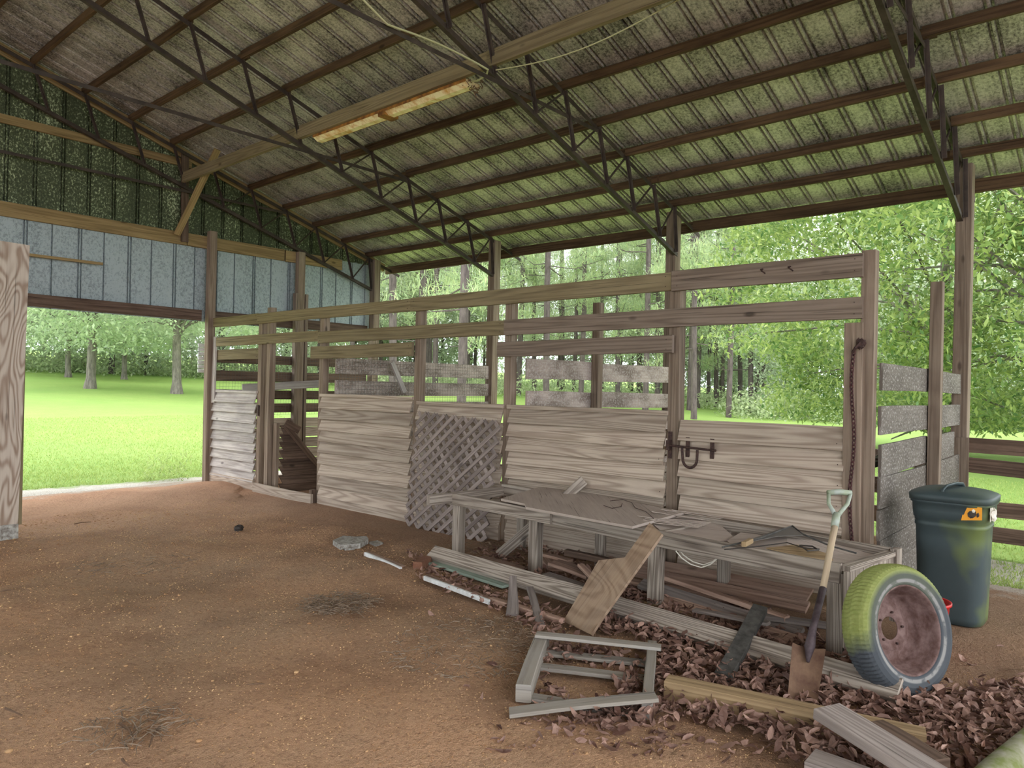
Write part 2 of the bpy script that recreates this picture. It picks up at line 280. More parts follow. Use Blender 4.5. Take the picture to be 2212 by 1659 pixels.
# ------------------------------------------------------------------ mesh building
def wpos(o):
    p = Vector((0, 0, 0))
    while o is not None: p = p+o.location; o = o.parent
    return p
class MB:
    def __init__(s): s.v = []; s.f = []; s.uv = []; s.r = []; s.mi = []; s.mats = []; s.cur = 0
    def mat(s, m):
        if m not in s.mats: s.mats.append(m)
        s.cur = s.mats.index(m); return s
    def face(s, idx, uvs=None, r=.5):
        s.f.append(tuple(idx)); s.uv.append(uvs or [(s.v[i][0], s.v[i][1]) for i in idx]); s.r.append(r); s.mi.append(s.cur)
    def board(s, p0, p1, w, t, up=(0, 0, 1), segs=1, bow=0.0, c=.003, rnd=None, twist=0.0, w1=None, skew=0.0):
        """timber from p0 to p1 (centre line); w measured along up, t across"""
        p0, p1 = Vector(p0), Vector(p1); ax = (p1-p0); L = ax.length; ax.normalize()
        U = Vector(up); U = (U-ax*U.dot(ax)).normalized(); S = ax.cross(U).normalized()
        r = random.random() if rnd is None else rnd; ou, ov = random.uniform(0, 40), random.uniform(0, 40)
        c = min(c, w*.2, t*.2); bs = len(s.v); rings = []
        ph = random.uniform(0, 6)
        for k in range(segs+1):
            q = k/segs; cen = p0+ax*(L*q)+S*(bow*math.sin(q*3.1+ph*.3))+U*(bow*.6*math.sin(q*4.2+ph))
            ww = w if w1 is None else w+(w1-w)*q
            a, b = ww/2, t/2; pr = [(-a, -b+c), (-a, b-c), (-a+c, b), (a-c, b), (a, b-c), (a, -b+c), (a-c, -b), (-a+c, -b)]
            an = twist*(q-.5); ca, sa = math.cos(an), math.sin(an)
            for (x, y) in pr:
                x2, y2 = x*ca-y*sa, x*sa+y*ca
                sk = skew*x2 if k in (0, segs) else 0
                s.v.append(tuple(cen+U*x2+S*y2+ax*sk))
            rings.append([bs+k*8+i for i in range(8)])
        per = [0]; a, b = w/2, t/2
        pr = [(-a, -b+c), (-a, b-c), (-a+c, b), (a-c, b), (a, b-c), (a, -b+c), (a-c, -b), (-a+c, -b)]
        for i in range(8):
            x0, y0 = pr[i]; x1, y1 = pr[(i+1) % 8]; per.append(per[-1]+math.hypot(x1-x0, y1-y0))
        for k in range(segs):
            u0, u1 = L*k/segs+ou, L*(k+1)/segs+ou
            for i in range(8):
                j = (i+1) % 8
                s.face((rings[k][i], rings[k][j], rings[k+1][j], rings[k+1][i]), [(u0, per[i]+ov), (u0, per[i+1]+ov), (u1, per[i+1]+ov), (u1, per[i]+ov)], r)
        s.face(list(reversed(rings[0])), [(ou+.1*x, ov+y) for x, y in reversed(pr)], r)
        s.face(rings[-1], [(ou+.1*x, ov+y) for x, y in pr], r)
        return s
    def tube(s, pts, rad, n=8, r=.5, cap=True, flat=1.0):
        pts = [Vector(p) for p in pts]; m = len(pts); rad = rad if isinstance(rad, (list, tuple)) else [rad]*m
        T = []
        for i in range(m): T.append((pts[min(i+1, m-1)]-pts[max(i-1, 0)]).normalized())
        nrm = T[0].orthogonal().normalized(); b0 = len(s.v); acc = 0
        for i in range(m):
            nrm = (nrm-T[i]*nrm.dot(T[i])).normalized(); bn = T[i].cross(nrm)
            for k in range(n):
                a = 2*math.pi*k/n; s.v.append(tuple(pts[i]+(nrm*math.cos(a)+bn*math.sin(a)*flat)*rad[i]))
        for i in range(m-1):
            l = (pts[i+1]-pts[i]).length
            for k in range(n):
                j = (k+1) % n; a, b = b0+i*n+k, b0+i*n+j
                s.face((a, b, b+n, a+n), [(acc, k/n*rad[i]*6), (acc, (k+1)/n*rad[i]*6), (acc+l, (k+1)/n*rad[i]*6), (acc+l, k/n*rad[i]*6)], r)
            acc += l
        if cap:
            s.face([b0+k for k in range(n)][::-1], None, r); s.face([b0+(m-1)*n+k for k in range(n)], None, r)
        return s
    def lathe(s, prof, n=48, M4=None, r=.5, close=False):
        """profile (radius, height) around local Y axis (height along Y)"""
        b0 = len(s.v); m = len(prof)
        for k in range(n):
            a = 2*math.pi*k/n
            for (rr, h) in prof:
                p = Vector((rr*math.cos(a), h, rr*math.sin(a)))
                if M4 is not None: p = M4 @ p
                s.v.append(tuple(p))
        for k in range(n):
            k2 = (k+1) % n
            for i in range(m if close else m-1):
                i2 = (i+1) % m
                s.face((b0+k*m+i, b0+k2*m+i, b0+k2*m+i2, b0+k*m+i2), [(k/n, i/m)]*4, r)
        return s
    def plate(s, pts, t, n=None, r=.5):
        pts = [Vector(p) for p in pts]
        if n is None:
            n = Vector((0, 0, 0))
            for i in range(len(pts)): n += pts[i].cross(pts[(i+1) % len(pts)])
        n = Vector(n).normalized(); b0 = len(s.v); k = len(pts); e = (pts[1]-pts[0]).normalized(); e2 = n.cross(e)
        for p in pts: s.v.append(tuple(p))
        for p in pts: s.v.append(tuple(p-n*t))
        uvs = [((p-pts[0]).dot(e)+3, (p-pts[0]).dot(e2)+3) for p in pts]
        s.face([b0+i for i in range(k)], uvs, r); s.face([b0+k+i for i in reversed(range(k))], list(reversed(uvs)), r)
        for i in range(k):
            j = (i+1) % k; l = (pts[j]-pts[i]).length
            s.face((b0+i, b0+k+i, b0+k+j, b0+j), [(0, 0), (0, t), (l, t), (l, 0)], r)
        return s
    def blob(s, c, rad, sub=1, jit=.25, r=.5):
        pts = []
        for i in range(5):
            th = math.pi*(i+.5)/5
            for k in range(7):
                a = 2*math.pi*(k+.5*(i % 2))/7; q = 1+random.uniform(-jit, jit)
                pts.append((c[0]+rad[0]*math.sin(th)*math.cos(a)*q, c[1]+rad[1]*math.sin(th)*math.sin(a)*q, c[2]+rad[2]*math.cos(th)*q))
        b0 = len(s.v); s.v += pts
        for i in range(4):
            for k in range(7):
                j = (k+1) % 7; s.face((b0+i*7+k, b0+(i+1)*7+k, b0+(i+1)*7+j, b0+i*7+j), None, r)
        s.face([b0+k for k in range(7)], None, r); s.face([b0+28+k for k in reversed(range(7))], None, r)
        return s
    def build(s, name, m=None, parent=None, smooth=False, loc=None):
        me = bpy.data.meshes.new(name)
        v = s.v if loc is None else [(a-loc[0], b-loc[1], c-loc[2]) for a, b, c in s.v]
        me.from_pydata(v, [], s.f)
        ul = me.uv_layers.new(name='UVMap'); flat = np.array([q for f in s.uv for q in f], dtype=np.float32).ravel()
        ul.data.foreach_set('uv', flat)
        at = me.attributes.new('rnd', 'FLOAT', 'FACE'); at.data.foreach_set('value', np.array(s.r, dtype=np.float32))
        for q in (s.mats or [m]): me.materials.append(M[q] if isinstance(q, str) else q)
        if s.mats: me.polygons.foreach_set('material_index', s.mi)
        if smooth: me.polygons.foreach_set('use_smooth', [True]*len(s.f))
        me.update(); o = bpy.data.objects.new(name, me); COL.objects.link(o)
        if loc is not None: o.location = loc
        if parent is not None:
            o.parent = parent; o.location = Vector(o.location)-wpos(parent)
        return o
def npmesh(name, V, F, rnd, m, parent=None, smooth=False):
    """V (n,3), F (k,4) quads"""
    me = bpy.data.meshes.new(name); n, k = len(V), len(F)
    me.vertices.add(n); me.vertices.foreach_set('co', V.astype(np.float32).ravel())
    me.loops.add(k*4); me.loops.foreach_set('vertex_index', F.astype(np.int32).ravel())
    me.polygons.add(k); me.polygons.foreach_set('loop_start', np.arange(k, dtype=np.int32)*4)
    at = me.attributes.new('rnd', 'FLOAT', 'FACE'); at.data.foreach_set('value', np.asarray(rnd, dtype=np.float32))
    me.materials.append(M[m]); me.update(calc_edges=True)
    me.polygons.foreach_set('use_smooth', [bool(smooth)]*k)
    o = bpy.data.objects.new(name, me); COL.objects.link(o)
    if parent is not None: o.parent = parent; o.location = -wpos(parent)
    return o
def tag(o, label=None, cat=None, group=None, kind=None):
    if label: o['label'] = label
    if cat: o['category'] = cat
    if group: o['group'] = group
    if kind: o['kind'] = kind
    return o
def thing(name, label, cat, loc=(0, 0, 0), group=None, kind=None):
    o = bpy.data.objects.new(name, None); COL.objects.link(o); o.location = loc; o.empty_display_size = .1
    return tag(o, label, cat, group, kind)
def one(name, mb, m, label, cat, group=None, kind=None, loc=None, smooth=False):
    return tag(mb.build(name, m, None, smooth, loc), label, cat, group, kind)
# ------------------------------------------------------------------ ground
def T(x, y):
    a = (y-13.0)/2.5
    s = 2.5*(math.log1p(math.exp(a)) if a < 30 else a)
    return .055*s*(1 if y > 0 else 1)-.0
XS, XB = 5.37, 8.4          # stall front plane, roof post row
def dirt_h(x, y):
    h = .022*math.sin(x*1.7+.6)*math.sin(y*1.3+1.1)+.012*math.sin(x*4.1+y*2.3)+.01*math.sin(y*5.2-x*2.9+1)
    h -= .035*math.exp(-(((x-2.35)/.5)**2+((y-5.7)/.35)**2))
    h -= .02*math.exp(-(((x-3.0)/.5)**2+((y-4.0)/.6)**2))
    h += .03*math.exp(-(((x-2.9)/.8)**2+((y-6.4)/.35)**2))
    h += .07*math.exp(-(((x-4.95)/.55)**2+((y-9.9)/.8)**2))
    e = min(1, max(0, (x+.2)), max(0, (10.9-y)/.6)); e = min(1, e)*min(1, max(0, (6.9-x)/.5) if y < 1.4 else 1)
    w = min(1, max(.15, (x-5.0)/-.5) if x > 4.4 else 1)
    return (h if h > .03 else h*w)*e*(1 if x < 5.5 else .1)
def floor():
    nx, ny = 250, 360; xs = np.linspace(-9, 8.45, nx); ys = np.linspace(-6, 10.98, ny)
    xs = np.concatenate([np.linspace(-9, -.3, 12)[:-1], np.linspace(-.3, 8.45, 230)]); ys = np.concatenate([np.linspace(-6, -.3, 10)[:-1], np.linspace(-.3, 10.98, 280)])
    V = []; nx, ny = len(xs), len(ys)
    for j in range(ny):
        for i in range(nx): V.append((xs[i], ys[j], dirt_h(xs[i], ys[j])))
    F = []
    for j in range(ny-1):
        for i in range(nx-1):
            if ys[j] < 1.35 and xs[i] > 6.95: continue
            a = j*nx+i; F.append((a, a+1, a+nx+1, a+nx))
    o = npmesh('floor', np.array(V), np.array(F), np.full(len(F), .5), 'dirt', None, True)
    tag(o, 'red brown sandy dirt floor under the barn roof', None, None, 'structure')
floor()
def lawn():
    xs = np.concatenate([np.linspace(-40, 0, 14)[:-1], np.linspace(0, 14, 50)[:-1], np.linspace(14, 110, 46)])
    ys = np.concatenate([np.linspace(-30, 0, 14)[:-1], np.linspace(0, 18, 64)[:-1], np.linspace(18, 110, 50)])
    V = []; nx, ny = len(xs), len(ys)
    for j in range(ny):
        for i in range(nx):
            x, y = xs[i], ys[j]; inside = (-9.2 < x < 8.2 and -6 < y < 10.8) and not (x > 6.6 and y < 1.2)
            V.append((x, y, (T(x, y)-.14-T(0, 10.9)*0 if not inside else -.12)+(.12 if not inside else 0)+.012*math.sin(x*.9)*math.sin(y*.7)*(0 if inside else 1)-(.02)))
    F = [(j*nx+i, j*nx+i+1, (j+1)*nx+i+1, (j+1)*nx+i) for j in range(ny-1) for i in range(nx-1)]
    o = npmesh('ground', np.array(V), np.array(F), np.full(len(F), .5), 'lawn', None, True)
    tag(o, 'bright green mown lawn rising gently to the tree line', None, None, 'structure')
lawn()
# grass blades near the barn
def grass():
    P = []
    while len(P) < 90000:
        if random.random() < .6:
            y = 11.3+(random.random()**1.7)*11; x = random.uniform(1.2, 9.5)+(y-11)*.35
        else:
            x = 7.1+(random.random()**1.6)*9; y = random.uniform(-.3, 6)
            if x < 8.7 and y > 1.2: continue
            if x > 8: y += 0
        if y < 11.9 and random.random() < .6 and x < 8.5 and y > 9: continue
        P.append((x, y, T(x, y)-.035))
    P = np.array(P); n = len(P)
    a = RNG.uniform(0, 2*np.pi, n); h = RNG.uniform(.012, .042, n); w = RNG.uniform(.003, .007, n); le = RNG.uniform(0, .05, (n, 2))-.025
    d = np.stack([np.cos(a), np.sin(a), np.zeros(n)], 1)*w[:, None]
    up = np.concatenate([le, h[:, None]], 1)
    V = np.stack([P-d, P+d, P+up+d*.15, P+up-d*.15], 1).reshape(-1, 3); F = np.arange(n*4).reshape(n, 4)
    o = npmesh('grass', V, F, RNG.uniform(0, 1, n), 'grass'); tag(o, 'short green grass blades at the edge of the barn floor', 'grass', None, 'stuff')
grass()
def weeds():
    mb_V = []; R = []
    for k in range(26):
        c = np.array([4.95+random.uniform(-.35, .3), 11.15+random.uniform(-.1, .35), 0]); hh = random.uniform(.2, .55)
        for q in range(12):
            z = hh*q/12; a = random.uniform(0, 6.3); l = random.uniform(.05, .12); d = np.array([math.cos(a), math.sin(a), .5])*l; s = np.array([-math.sin(a), math.cos(a), 0])*.009
            p = c+np.array([.05*math.sin(k+z*4), .05*math.cos(k*2+z*3), z]); mb_V += [p-s, p+s, p+d+s*.1, p+d-s*.1]; R.append(random.random())
    V = np.array(mb_V); F = np.arange(len(V)).reshape(-1, 4)
    o = npmesh('weed_clump', V, F, R, 'grass'); tag(o, 'tall thin weeds growing at the outside corner of the far stall', 'weeds', None, 'stuff')
weeds()
# ------------------------------------------------------------------ roof, trusses, end wall
RZ = lambda x: 3.79+.314*(8.4-x)          # underside line of the top chords
def roof():
    prof = []; y = -4.2; pit = .26
    while y < 10.95:
        prof += [(y, 0), (y+.165, 0), (y+.173, .03), (y+.188, .03), (y+.196, -.004), (y+.214, -.004), (y+.222, .03), (y+.237, .03), (y+.245, 0)]
        y += pit
    prof.append((y, 0))
    for side in (0, 1):
        V = []; F = []
        xs = [8.95, 0.0] if side == 0 else [0.0, -8.95]
        for x in xs:
            for (yy, z) in prof:
                zz = RZ(x)+.1 if side == 0 else RZ(0)+.1-.314*(0-x)
                V.append((x, yy, zz+z+.004))
        n = len(prof)
        for i in range(n-1): F.append((i, i+1, n+i+1, n+i))
        nm = 'ceiling'
        o = npmesh(nm, np.array(V), np.array(F), np.full(len(F), .5), 'roof')
        tag(o, 'ribbed galvanised steel roof sheeting, ' + ('slope over the stalls' if side == 0 else 'slope beyond the ridge'), None, None, 'structure')
roof()
PURX = [8.8, 8.25, 7.72, 7.12, 6.55, 5.93, 5.3, 4.7, 4.12, 3.52, 2.92, 2.32, 1.72, 1.12, .5]
ords = ['first', 'second', 'third', 'fourth', 'fifth', 'sixth', 'seventh', 'eighth', 'ninth', 'tenth', 'eleventh', 'twelfth', 'thirteenth', 'fourteenth', 'fifteenth']
for i, x in enumerate(PURX):
    mb = MB()
    z = RZ(x)+.045
    ys = [-3.0, 1.45, 4.6, 7.75, 10.85] if i % 2 else [-3.0, 1.35, 4.5, 7.65, 10.85]
    ez = -.03 if i == 0 else 0
    for k in range(4): mb.board((x+.012*(k % 2), ys[k]-.05, z+ez), (x+.012*(k % 2), ys[k+1]+.05, z+ez), .09 if i else .14, .04, (0, 0, 1), 5, .008)
    one('eave_board' if i == 0 else 'purlin', mb, 'purlin', 'dark brown eave board along the open edge of the roof' if i == 0 else 'rough brown wooden purlin, %s one up from the open eave' % ords[i-1], 'beam', None if i == 0 else 'purlins under the roof sheets')
TRY = [1.4, 4.55, 7.7, 10.72]
JX = [8.25, 7.72, 7.12, 6.55, 5.93, 5.3, 4.7, 4.12, 3.52, 2.92, 2.32, 1.72, 1.12, .5]
BZ = lambda x: 3.27+.325*(8.3-x)*(1 if x > 6 else 1)
tl = ['over the trash bin, nearest of the four', 'over the stall door, second nearest', 'over the lattice panel, third from the viewer', 'against the end wall, farthest of the four']
for k, y in enumerate(TRY):
    t = thing('roof_truss', 'dark steel angle-iron roof truss ' + tl[k], 'truss', (8.35, y, 3.3), 'steel roof trusses')
    sm = M['steel']
    mb = MB(); mb.board((8.98, y, RZ(8.98)-.025), (-.1, y, RZ(-.1)-.025), .05, .008, (0, 0, 1)); mb.board((8.98, y+.02, RZ(8.98)-.004), (-.1, y+.02, RZ(-.1)-.004), .05, .006, (0, 1, 0)); mb.build('top_chord', sm, t)
    mb = MB(); mb.board((8.38, y, BZ(8.38)), (-.1, y, BZ(-.1)), .05, .008); mb.board((8.38, y+.02, BZ(8.38)-.022), (-.1, y+.02, BZ(-.1)-.022), .05, .006, (0, 1, 0)); mb.build('bottom_chord', sm, t)
    for i, x in enumerate(JX):
        xb = x+.18
        if i == 0: xb = x+.06
        mb = MB(); mb.board((x, y-.012, RZ(x)-.01), (xb, y-.012, BZ(xb)), .045, .006, (1, 0, 0)); mb.board((x, y-.03, RZ(x)-.01), (xb, y-.03, BZ(xb)), .04, .006, (0, 1, 0)); mb.build('strut', sm, t)
        if 0 < i <= 5:
            x2 = JX[i-1]; mb = MB(); mb.tube([(xb, y+.01, BZ(xb)), (x2, y+.01, RZ(x2)-.03)], .012, 6); mb.build('diagonal_rod', sm, t)
    zt = RZ(6.55)-.06
    mb = MB(); mb.board((6.55, y-.02, zt), (-.1, y-.02, zt), .04, .006); mb.build('tie_bar', sm, t)
# posts that carry the roof
pl = ['behind the dark green trash bin', 'behind the stall door post with the latch', 'standing behind the lattice panel bay', 'at the far corner of the end wall']
for k, y in enumerate((1.4, 4.63, 7.75, 10.72)):
    mb = MB(); mb.board((8.4, y, -.05), (8.4, y, 3.8), .14, .14, (1, 0, 0), 3, .01, .006)
    t = thing('roof_post', 'tall brown square timber roof post ' + pl[k], 'post', (8.4, y, 0), 'timber posts along the eave')
    mb.build('post', M['post'], t)
    if k == 0:
        mb = MB(); mb.board((8.31, y-.01, .5), (8.31, y-.01, 1.1), .15, .035, (0, 1, 0)); mb.build('face_board', M['post'], t)
# end wall
YE = 10.86
def rib_wall(name, x0, x1, ztop, zbot, y, mname, parent=None, depth=.03):
    prof = []; x = x0
    while x < x1:
        for w0, dbl in (((.0, True), (.3175, False)) if 'lower' in name else ((0, True), (.3175, True))):
            a = x+w0+.26; prof += [(x+w0, 0), (a, 0), (a+.006, depth), (a+.018, depth), (a+.024, 0)]
            if dbl: prof += [(a+.034, 0), (a+.04, depth), (a+.052, depth), (a+.058, 0)]
        x += .635
    prof = [(min(a, x1), b) for a, b in prof]+[(x1, 0)]
    V = []; F = []; n = len(prof)
    for r in (0, 1):
        for (a, b) in prof: V.append((a, y+b, zbot if r == 0 else ztop(a)))
    for i in range(n-1): F.append((i, i+1, n+i+1, n+i))
    V = np.array(V); o = npmesh(name, V, np.array(F), np.full(len(F), .5), mname, parent); return o
w = rib_wall('wall_back', -3.0, 8.5, lambda x: RZ(abs(x))+.09, 3.72, YE, 'wall_upper'); tag(w, 'mould-speckled dark metal siding in the gable above the long girt', None, None, 'structure')
w2 = rib_wall('wall_back_lower', -3.09, 8.46, lambda x: 3.74, 2.43, YE+.01, 'wall_lower'); tag(w2, 'clean blue grey metal siding hanging below the long girt', None, None, 'structure')
w2.name = 'wall_back_lower'
def girt(name, x0, x1, z, w, m, lab, y=YE-.03, t=.04, seg=1):
    mb = MB()
    for a, b in (zip(x0, x1) if isinstance(x0, (list, tuple)) else [(x0, x1)]): mb.board((a, y, z), (b, y, z), w, t, (0, 0, 1), 3, .006)
    one(name, mb, m, lab, 'beam')
girt('girt', [-3, 4.98, 6.62], [4.97, 6.6, 7.75], 3.635, .185, 'girt', 'long pale yellow-brown girt board above the blue grey siding')
girt('girt', -3, 5.02, 4.76, .11, 'girt', 'upper girt board high in the dark gable')
girt('header_beam', [-3, 5.35], [5.22, 8.33], 2.52, .16, 'girt_dark', 'dark reddish header board along the bottom edge of the siding')
mb = MB(); mb.board((8.7, YE-.04, RZ(8.7)+.01), (-.2, YE-.04, RZ(-.2)+.01), .14, .035, (0, 0, 1), 4, .008); one('rake_board', mb, 'girt', 'sloping rake board where the gable siding meets the roof', 'beam')
mb = MB(); mb.board((4.92, YE-.08, 3.58), (4.9, YE-.08, 4.9), .1, .04, (1, 0, 0), 2); one('king_post', mb, 'girt_dark', 'short upright stud in the gable above the girt', 'post')
mb = MB(); mb.board((4.78, 10.72, 3.66), (4.98, 9.95, 4.8), .09, .04, (1, 0, 0), 2); one('diagonal_brace', mb, 'girt', 'diagonal brace board from the girt up to the roof', 'brace')
mb = MB(); mb.board((1.9, 10.76, 3.065), (3.8, 10.76, 3.1), .035, .03, (0, 0, 1), 2, .01); one('stick', mb, 'girt', 'thin wooden stick lying level in front of the blue grey siding', 'stick')
mb = MB()
mb.board((5.33, YE-.1, 0), (5.33, YE-.1, 3.8), .11, .11, (1, 0, 0), 3, .005); one('wall_post', mb, 'post', 'brown post at the open doorway edge of the end wall', 'post')
t = thing('wall_post', 'brown post on the end wall with short boards nailed to both sides', 'post', (6.87, YE-.1, 0))
mb = MB(); mb.board((6.87, YE-.1, 0), (6.87, YE-.1, 3.72), .13, .1, (1, 0, 0), 2); mb.build('post', M['post'], t)
for dx in (-.09, .1): mb = MB(); mb.board((6.87+dx, YE-.12, 0), (6.87+dx, YE-.12, 3.02), .05, .09, (1, 0, 0), 2); mb.build('nailed_board', M['rail_brown'], t)
# plywood-faced partition end at the left edge of the photo
t = thing('plywood_partition', 'end of a plywood partition with bold swirling grain on a grey foot block at the left edge', 'partition', (1.6, 7.97, 0))
mb = MB(); pts = [Vector((x, 7.93, z)) for x, z in ((2.12, .14), (2.165, 2.76), (.7, 2.79), (.7, .16))]; mb.plate(pts, .018, (0, -1, 0)); mb.build('plywood_face', M['ply'], t)
mb = MB(); mb.board((2.11, 7.99, .14), (2.11, 7.99, 2.75), .09, .09, (1, 0, 0)); mb.board((.75, 7.99, .14), (.75, 7.99, 2.75), .09, .09, (1, 0, 0)); mb.build('stud', M['rail'], t)
mb = MB(); mb.board((.7, 7.97, .07), (2.12, 7.97, .07), .17, .12, (0, 0, 1), 3, .004, .01); mb.build('foot_block', M['concrete'], t)
# long beam hung on the trusses, fluorescent fitting, cable
mb = MB()
for a, b in ((10.7, 7.6), (7.75, 4.5), (4.6, 1.3), (1.5, -2.8)): mb.board((4.86, a, 4.51), (4.86, b, 4.51), .15, .05, (0, 0, 1), 4, .01)
one('beam', mb, 'rail', 'deep olive brown beam hung under the trusses carrying the tube light', 'beam')
def lamp():
    t = thing('tube_light', 'rusty cream double-length fluorescent light fitting fixed under the beam', 'light', (4.95, 6.15, 4.4))
    y0, y1 = 4.9, 7.42; cx, cz = 4.96, 4.405
    mb = MB(); mb.mat('lamp')
    for (a, b) in ((y0, 6.12), (6.19, y1)):
        pr = [(-.09, .02), (-.09, .0), (-.035, -.035), (.035, -.035), (.09, 0), (.09, .02)]
        b0 = len(mb.v)
        for yy in (a, b):
            for (x, z) in pr: mb.v.append((cx+x, yy, cz+z))
        for i in range(6):
            j = (i+1) % 6; mb.face((b0+i, b0+j, b0+6+j, b0+6+i))
        mb.face([b0+i for i in reversed(range(6))]); mb.face([b0+6+i for i in range(6)])
    mb.build('housing', None, t)
    mb = MB()
    for sx in (-.094, .094): mb.board((cx+sx, y0, cz+.01), (cx+sx, y1, cz+.01), .03, .004, (0, 0, 1))
    mb.board((cx, 6.1, cz-.01), (cx, 6.21, cz-.01), .06, .19, (0, 0, 1)); mb.build('rust_edge', M['lamp_rust'], t)
    mb = MB()
    for k in range(40):
        p = Vector((cx+random.uniform(-.09, .09), y0-.02+random.uniform(-.07, .06), cz+random.uniform(-.07, .04)))
        mb.tube([p, p+Vector((random.uniform(-.04, .04), random.uniform(-.04, .04), random.uniform(-.05, .02)))], .004, 4)
    tag(mb.build('old_nest', M['twig'], t), 'brown wasp or bird nest remains on the end of the fitting', kind='stuff')
lamp()
mb = MB()
def sag(a, b, n, s): 
    a, b = Vector(a), Vector(b); return [a.lerp(b, i/n)-Vector((0, 0, s*math.sin(math.pi*i/n))) for i in range(n+1)]
mb.tube(sag((2.75, 4.5, 4.75), (3.6, 4.5, 4.32), 8, .03)+sag((3.62, 4.5, 4.32), (4.75, 4.5, 4.36), 10, -.03)[1:]+sag((4.78, 4.5, 4.36), (4.93, 4.9, 4.42), 6, .03)[1:], .009, 6)
one('cable', mb, 'cable', 'pale yellow cable running along the truss tie to the light fitting', 'cable')
mb = MB(); mb.tube(sag((4.8, 4.45, 4.36), (5.0, 2.75, 4.5), 14, .1)+sag((5.0, 2.75, 4.5), (5.0, 1.0, 4.52), 8, .03)[1:], .006, 5)
one('cable', mb, 'cable', 'thin grey cable sagging from the middle truss towards the near truss', 'cable')
# ------------------------------------------------------------------ stall front
def post(y, z1, lab, w=.09, x=5.435, m='post', z0=-.03, t=None, name='stall_post', g='stall front posts'):
    mb = MB(); mb.board((x, y, z0), (x, y, z1), w, t or w, (0, 1, 0), 3, .005); return one(name, mb, m, lab, 'post', g)
post(1.465, 2.5, 'tall brown corner post of the stall front beside the hanging chain')
post(2.94, 2.36, 'brown post between the clapboard bay and the stall door, holding the latch keeper', .1)
post(4.765, 2.4, 'brown post to the right of the lattice panel')
post(6.1, 2.4, 'brown post to the left of the lattice panel')
post(7.93, 2.42, 'brown post to the right of the open stall doorway')
post(9.2, 2.56, 'brown post to the left of the open doorway, rising above the top rail')
post(9.42, 2.38, 'second brown post between the far grey panel and the open doorway')
post(10.68, 2.2, 'grey upright board at the outer end of the far clapboard panel', .11, 5.36, 'siding_grey', 1.2, .03, 'upright_board', None)
post(9.08, .96, 'short stud standing inside the open doorway', .09, 5.47, 'post', -.03, .05, 'short_stud', None)
mb = MB(); mb.board((5.375, 1.545, -.03), (5.375, 1.545, 2.0), .12, .035, (0, 1, 0), 3, .004); one('jamb_board', mb, 'post', 'wide brown jamb board carrying the rusty chain', 'board')
def nails(mb, x, y, z):
    mb.mat('iron'); mb.board((x, y, z-.003), (x, y, z+.003), .006, .006, (1, 0, 0))
def rail(y0, y1, z, w, lab, m='rail', x=5.37, g='rails across the stall front', name='rail_board'):
    mb = MB(); mb.mat(m); mb.board((x, y0, z), (x, y1, z), w, .036, (0, 0, 1), 5, .006)
    for yy in (y0-.05, y1+.05):
        for dz in (-.04, .04): nails(mb, x-.02, yy, z+dz)
    return one(name, mb, None, lab, 'board', g)
rail(10.8, 9.44, 2.415, .14, 'far left length of the top rail, beside the end wall post')
rail(9.44, 6.19, 2.41, .14, 'top rail length above the open doorway and the second clapboard panel')
rail(6.185, 2.96, 2.405, .15, 'top rail length above the lattice panel')
rail(2.955, 1.49, 2.4, .165, 'top rail length over the stall door, with two rusty hooks', 'rail_brown')
rail(10.6, 7.965, 2.12, .135, 'far left length of the second rail, above the open doorway')
rail(7.96, 4.79, 2.1, .145, 'second rail length above the second clapboard panel and lattice')
rail(4.785, 1.49, 2.1, .15, 'longest second rail length, over the stall door', 'rail_brown')
rail(10.65, 9.46, 1.925, .15, 'short third rail over the far grey clapboard panel', 'rail', 5.41)
rail(8.07, 6.13, 1.91, .155, 'short third rail over the middle clapboard panel', 'rail', 5.345)
rail(4.85, 2.93, 1.885, .145, 'short third rail over the clapboard bay left of the stall door', 'rail_brown', 5.345)
for yy in (2.19, 1.985):
    mb = MB(); mb.tube([(5.35, yy, 2.43), (5.3, yy-.005, 2.42), (5.285, yy-.02, 2.405), (5.283, yy-.045, 2.385)], .006, 6)
    one('rusty_hook', mb, 'iron', 'small rusty hook in the top rail, ' + ('the left one of two' if yy > 2.1 else 'the right one nearer the corner post'), 'hook', 'rusty hooks')
def lap(mb, y0, y1, z0, z1, rows, x=5.372, mat='siding', tilt=.066, jit=.012):
    mb.mat(mat); h = (z1-z0)/rows
    for i in range(rows):
        zc = z0+h*(i+.5); a, b = y0+random.uniform(-jit, jit), y1+random.uniform(-jit, jit); dz = random.uniform(-.006, .006)
        xb, xt = x-tilt*.5, x+tilt*.5; up = (tilt, 0, h+.03)
        mb.board((x, a, zc+dz), (x, b, zc+random.uniform(-.006, .006)), h+.028, .014, up, 3, .004)
        for yy in (a-.04, b+.04):
            nails(mb, x-.014, yy, zc-h*.22); mb.mat(mat)
def panel(y0, y1, z0, z1, rows, lab, mat='siding', sill=True, name='clapboard_panel', **kw):
    t = thing(name, lab, 'panel', (5.37, (y0+y1)/2, 0)); mb = MB(); lap(mb, y0, y1, z0, z1, rows, mat=mat, **kw); mb.build('clapboards', None, t)
    if sill:
        mb = MB(); mb.board((5.41, y0+.02, z1+.02), (5.41, y1-.02, z1+.02), .038, .1, (0, 0, 1)); mb.build('sill', M[mat], t)
    mb = MB(); mb.board((5.362, y0, z0-.05), (5.362, y1, z0-.05), .15, .035, (0, 0, 1), 2, .005); mb.build('kick_board', M['siding'], t)
    return t
panel(10.72, 9.47, .12, 1.36, 9, 'far weathered grey clapboard panel next to the doorway to the lawn', 'siding_grey', tilt=.06)
panel(7.89, 6.16, .1, 1.35, 9, 'middle clapboard panel between the open doorway and the lattice', 'siding')
panel(6.05, 4.81, .12, 1.3, 8, 'clapboard panel mostly hidden behind the leaning lattice')
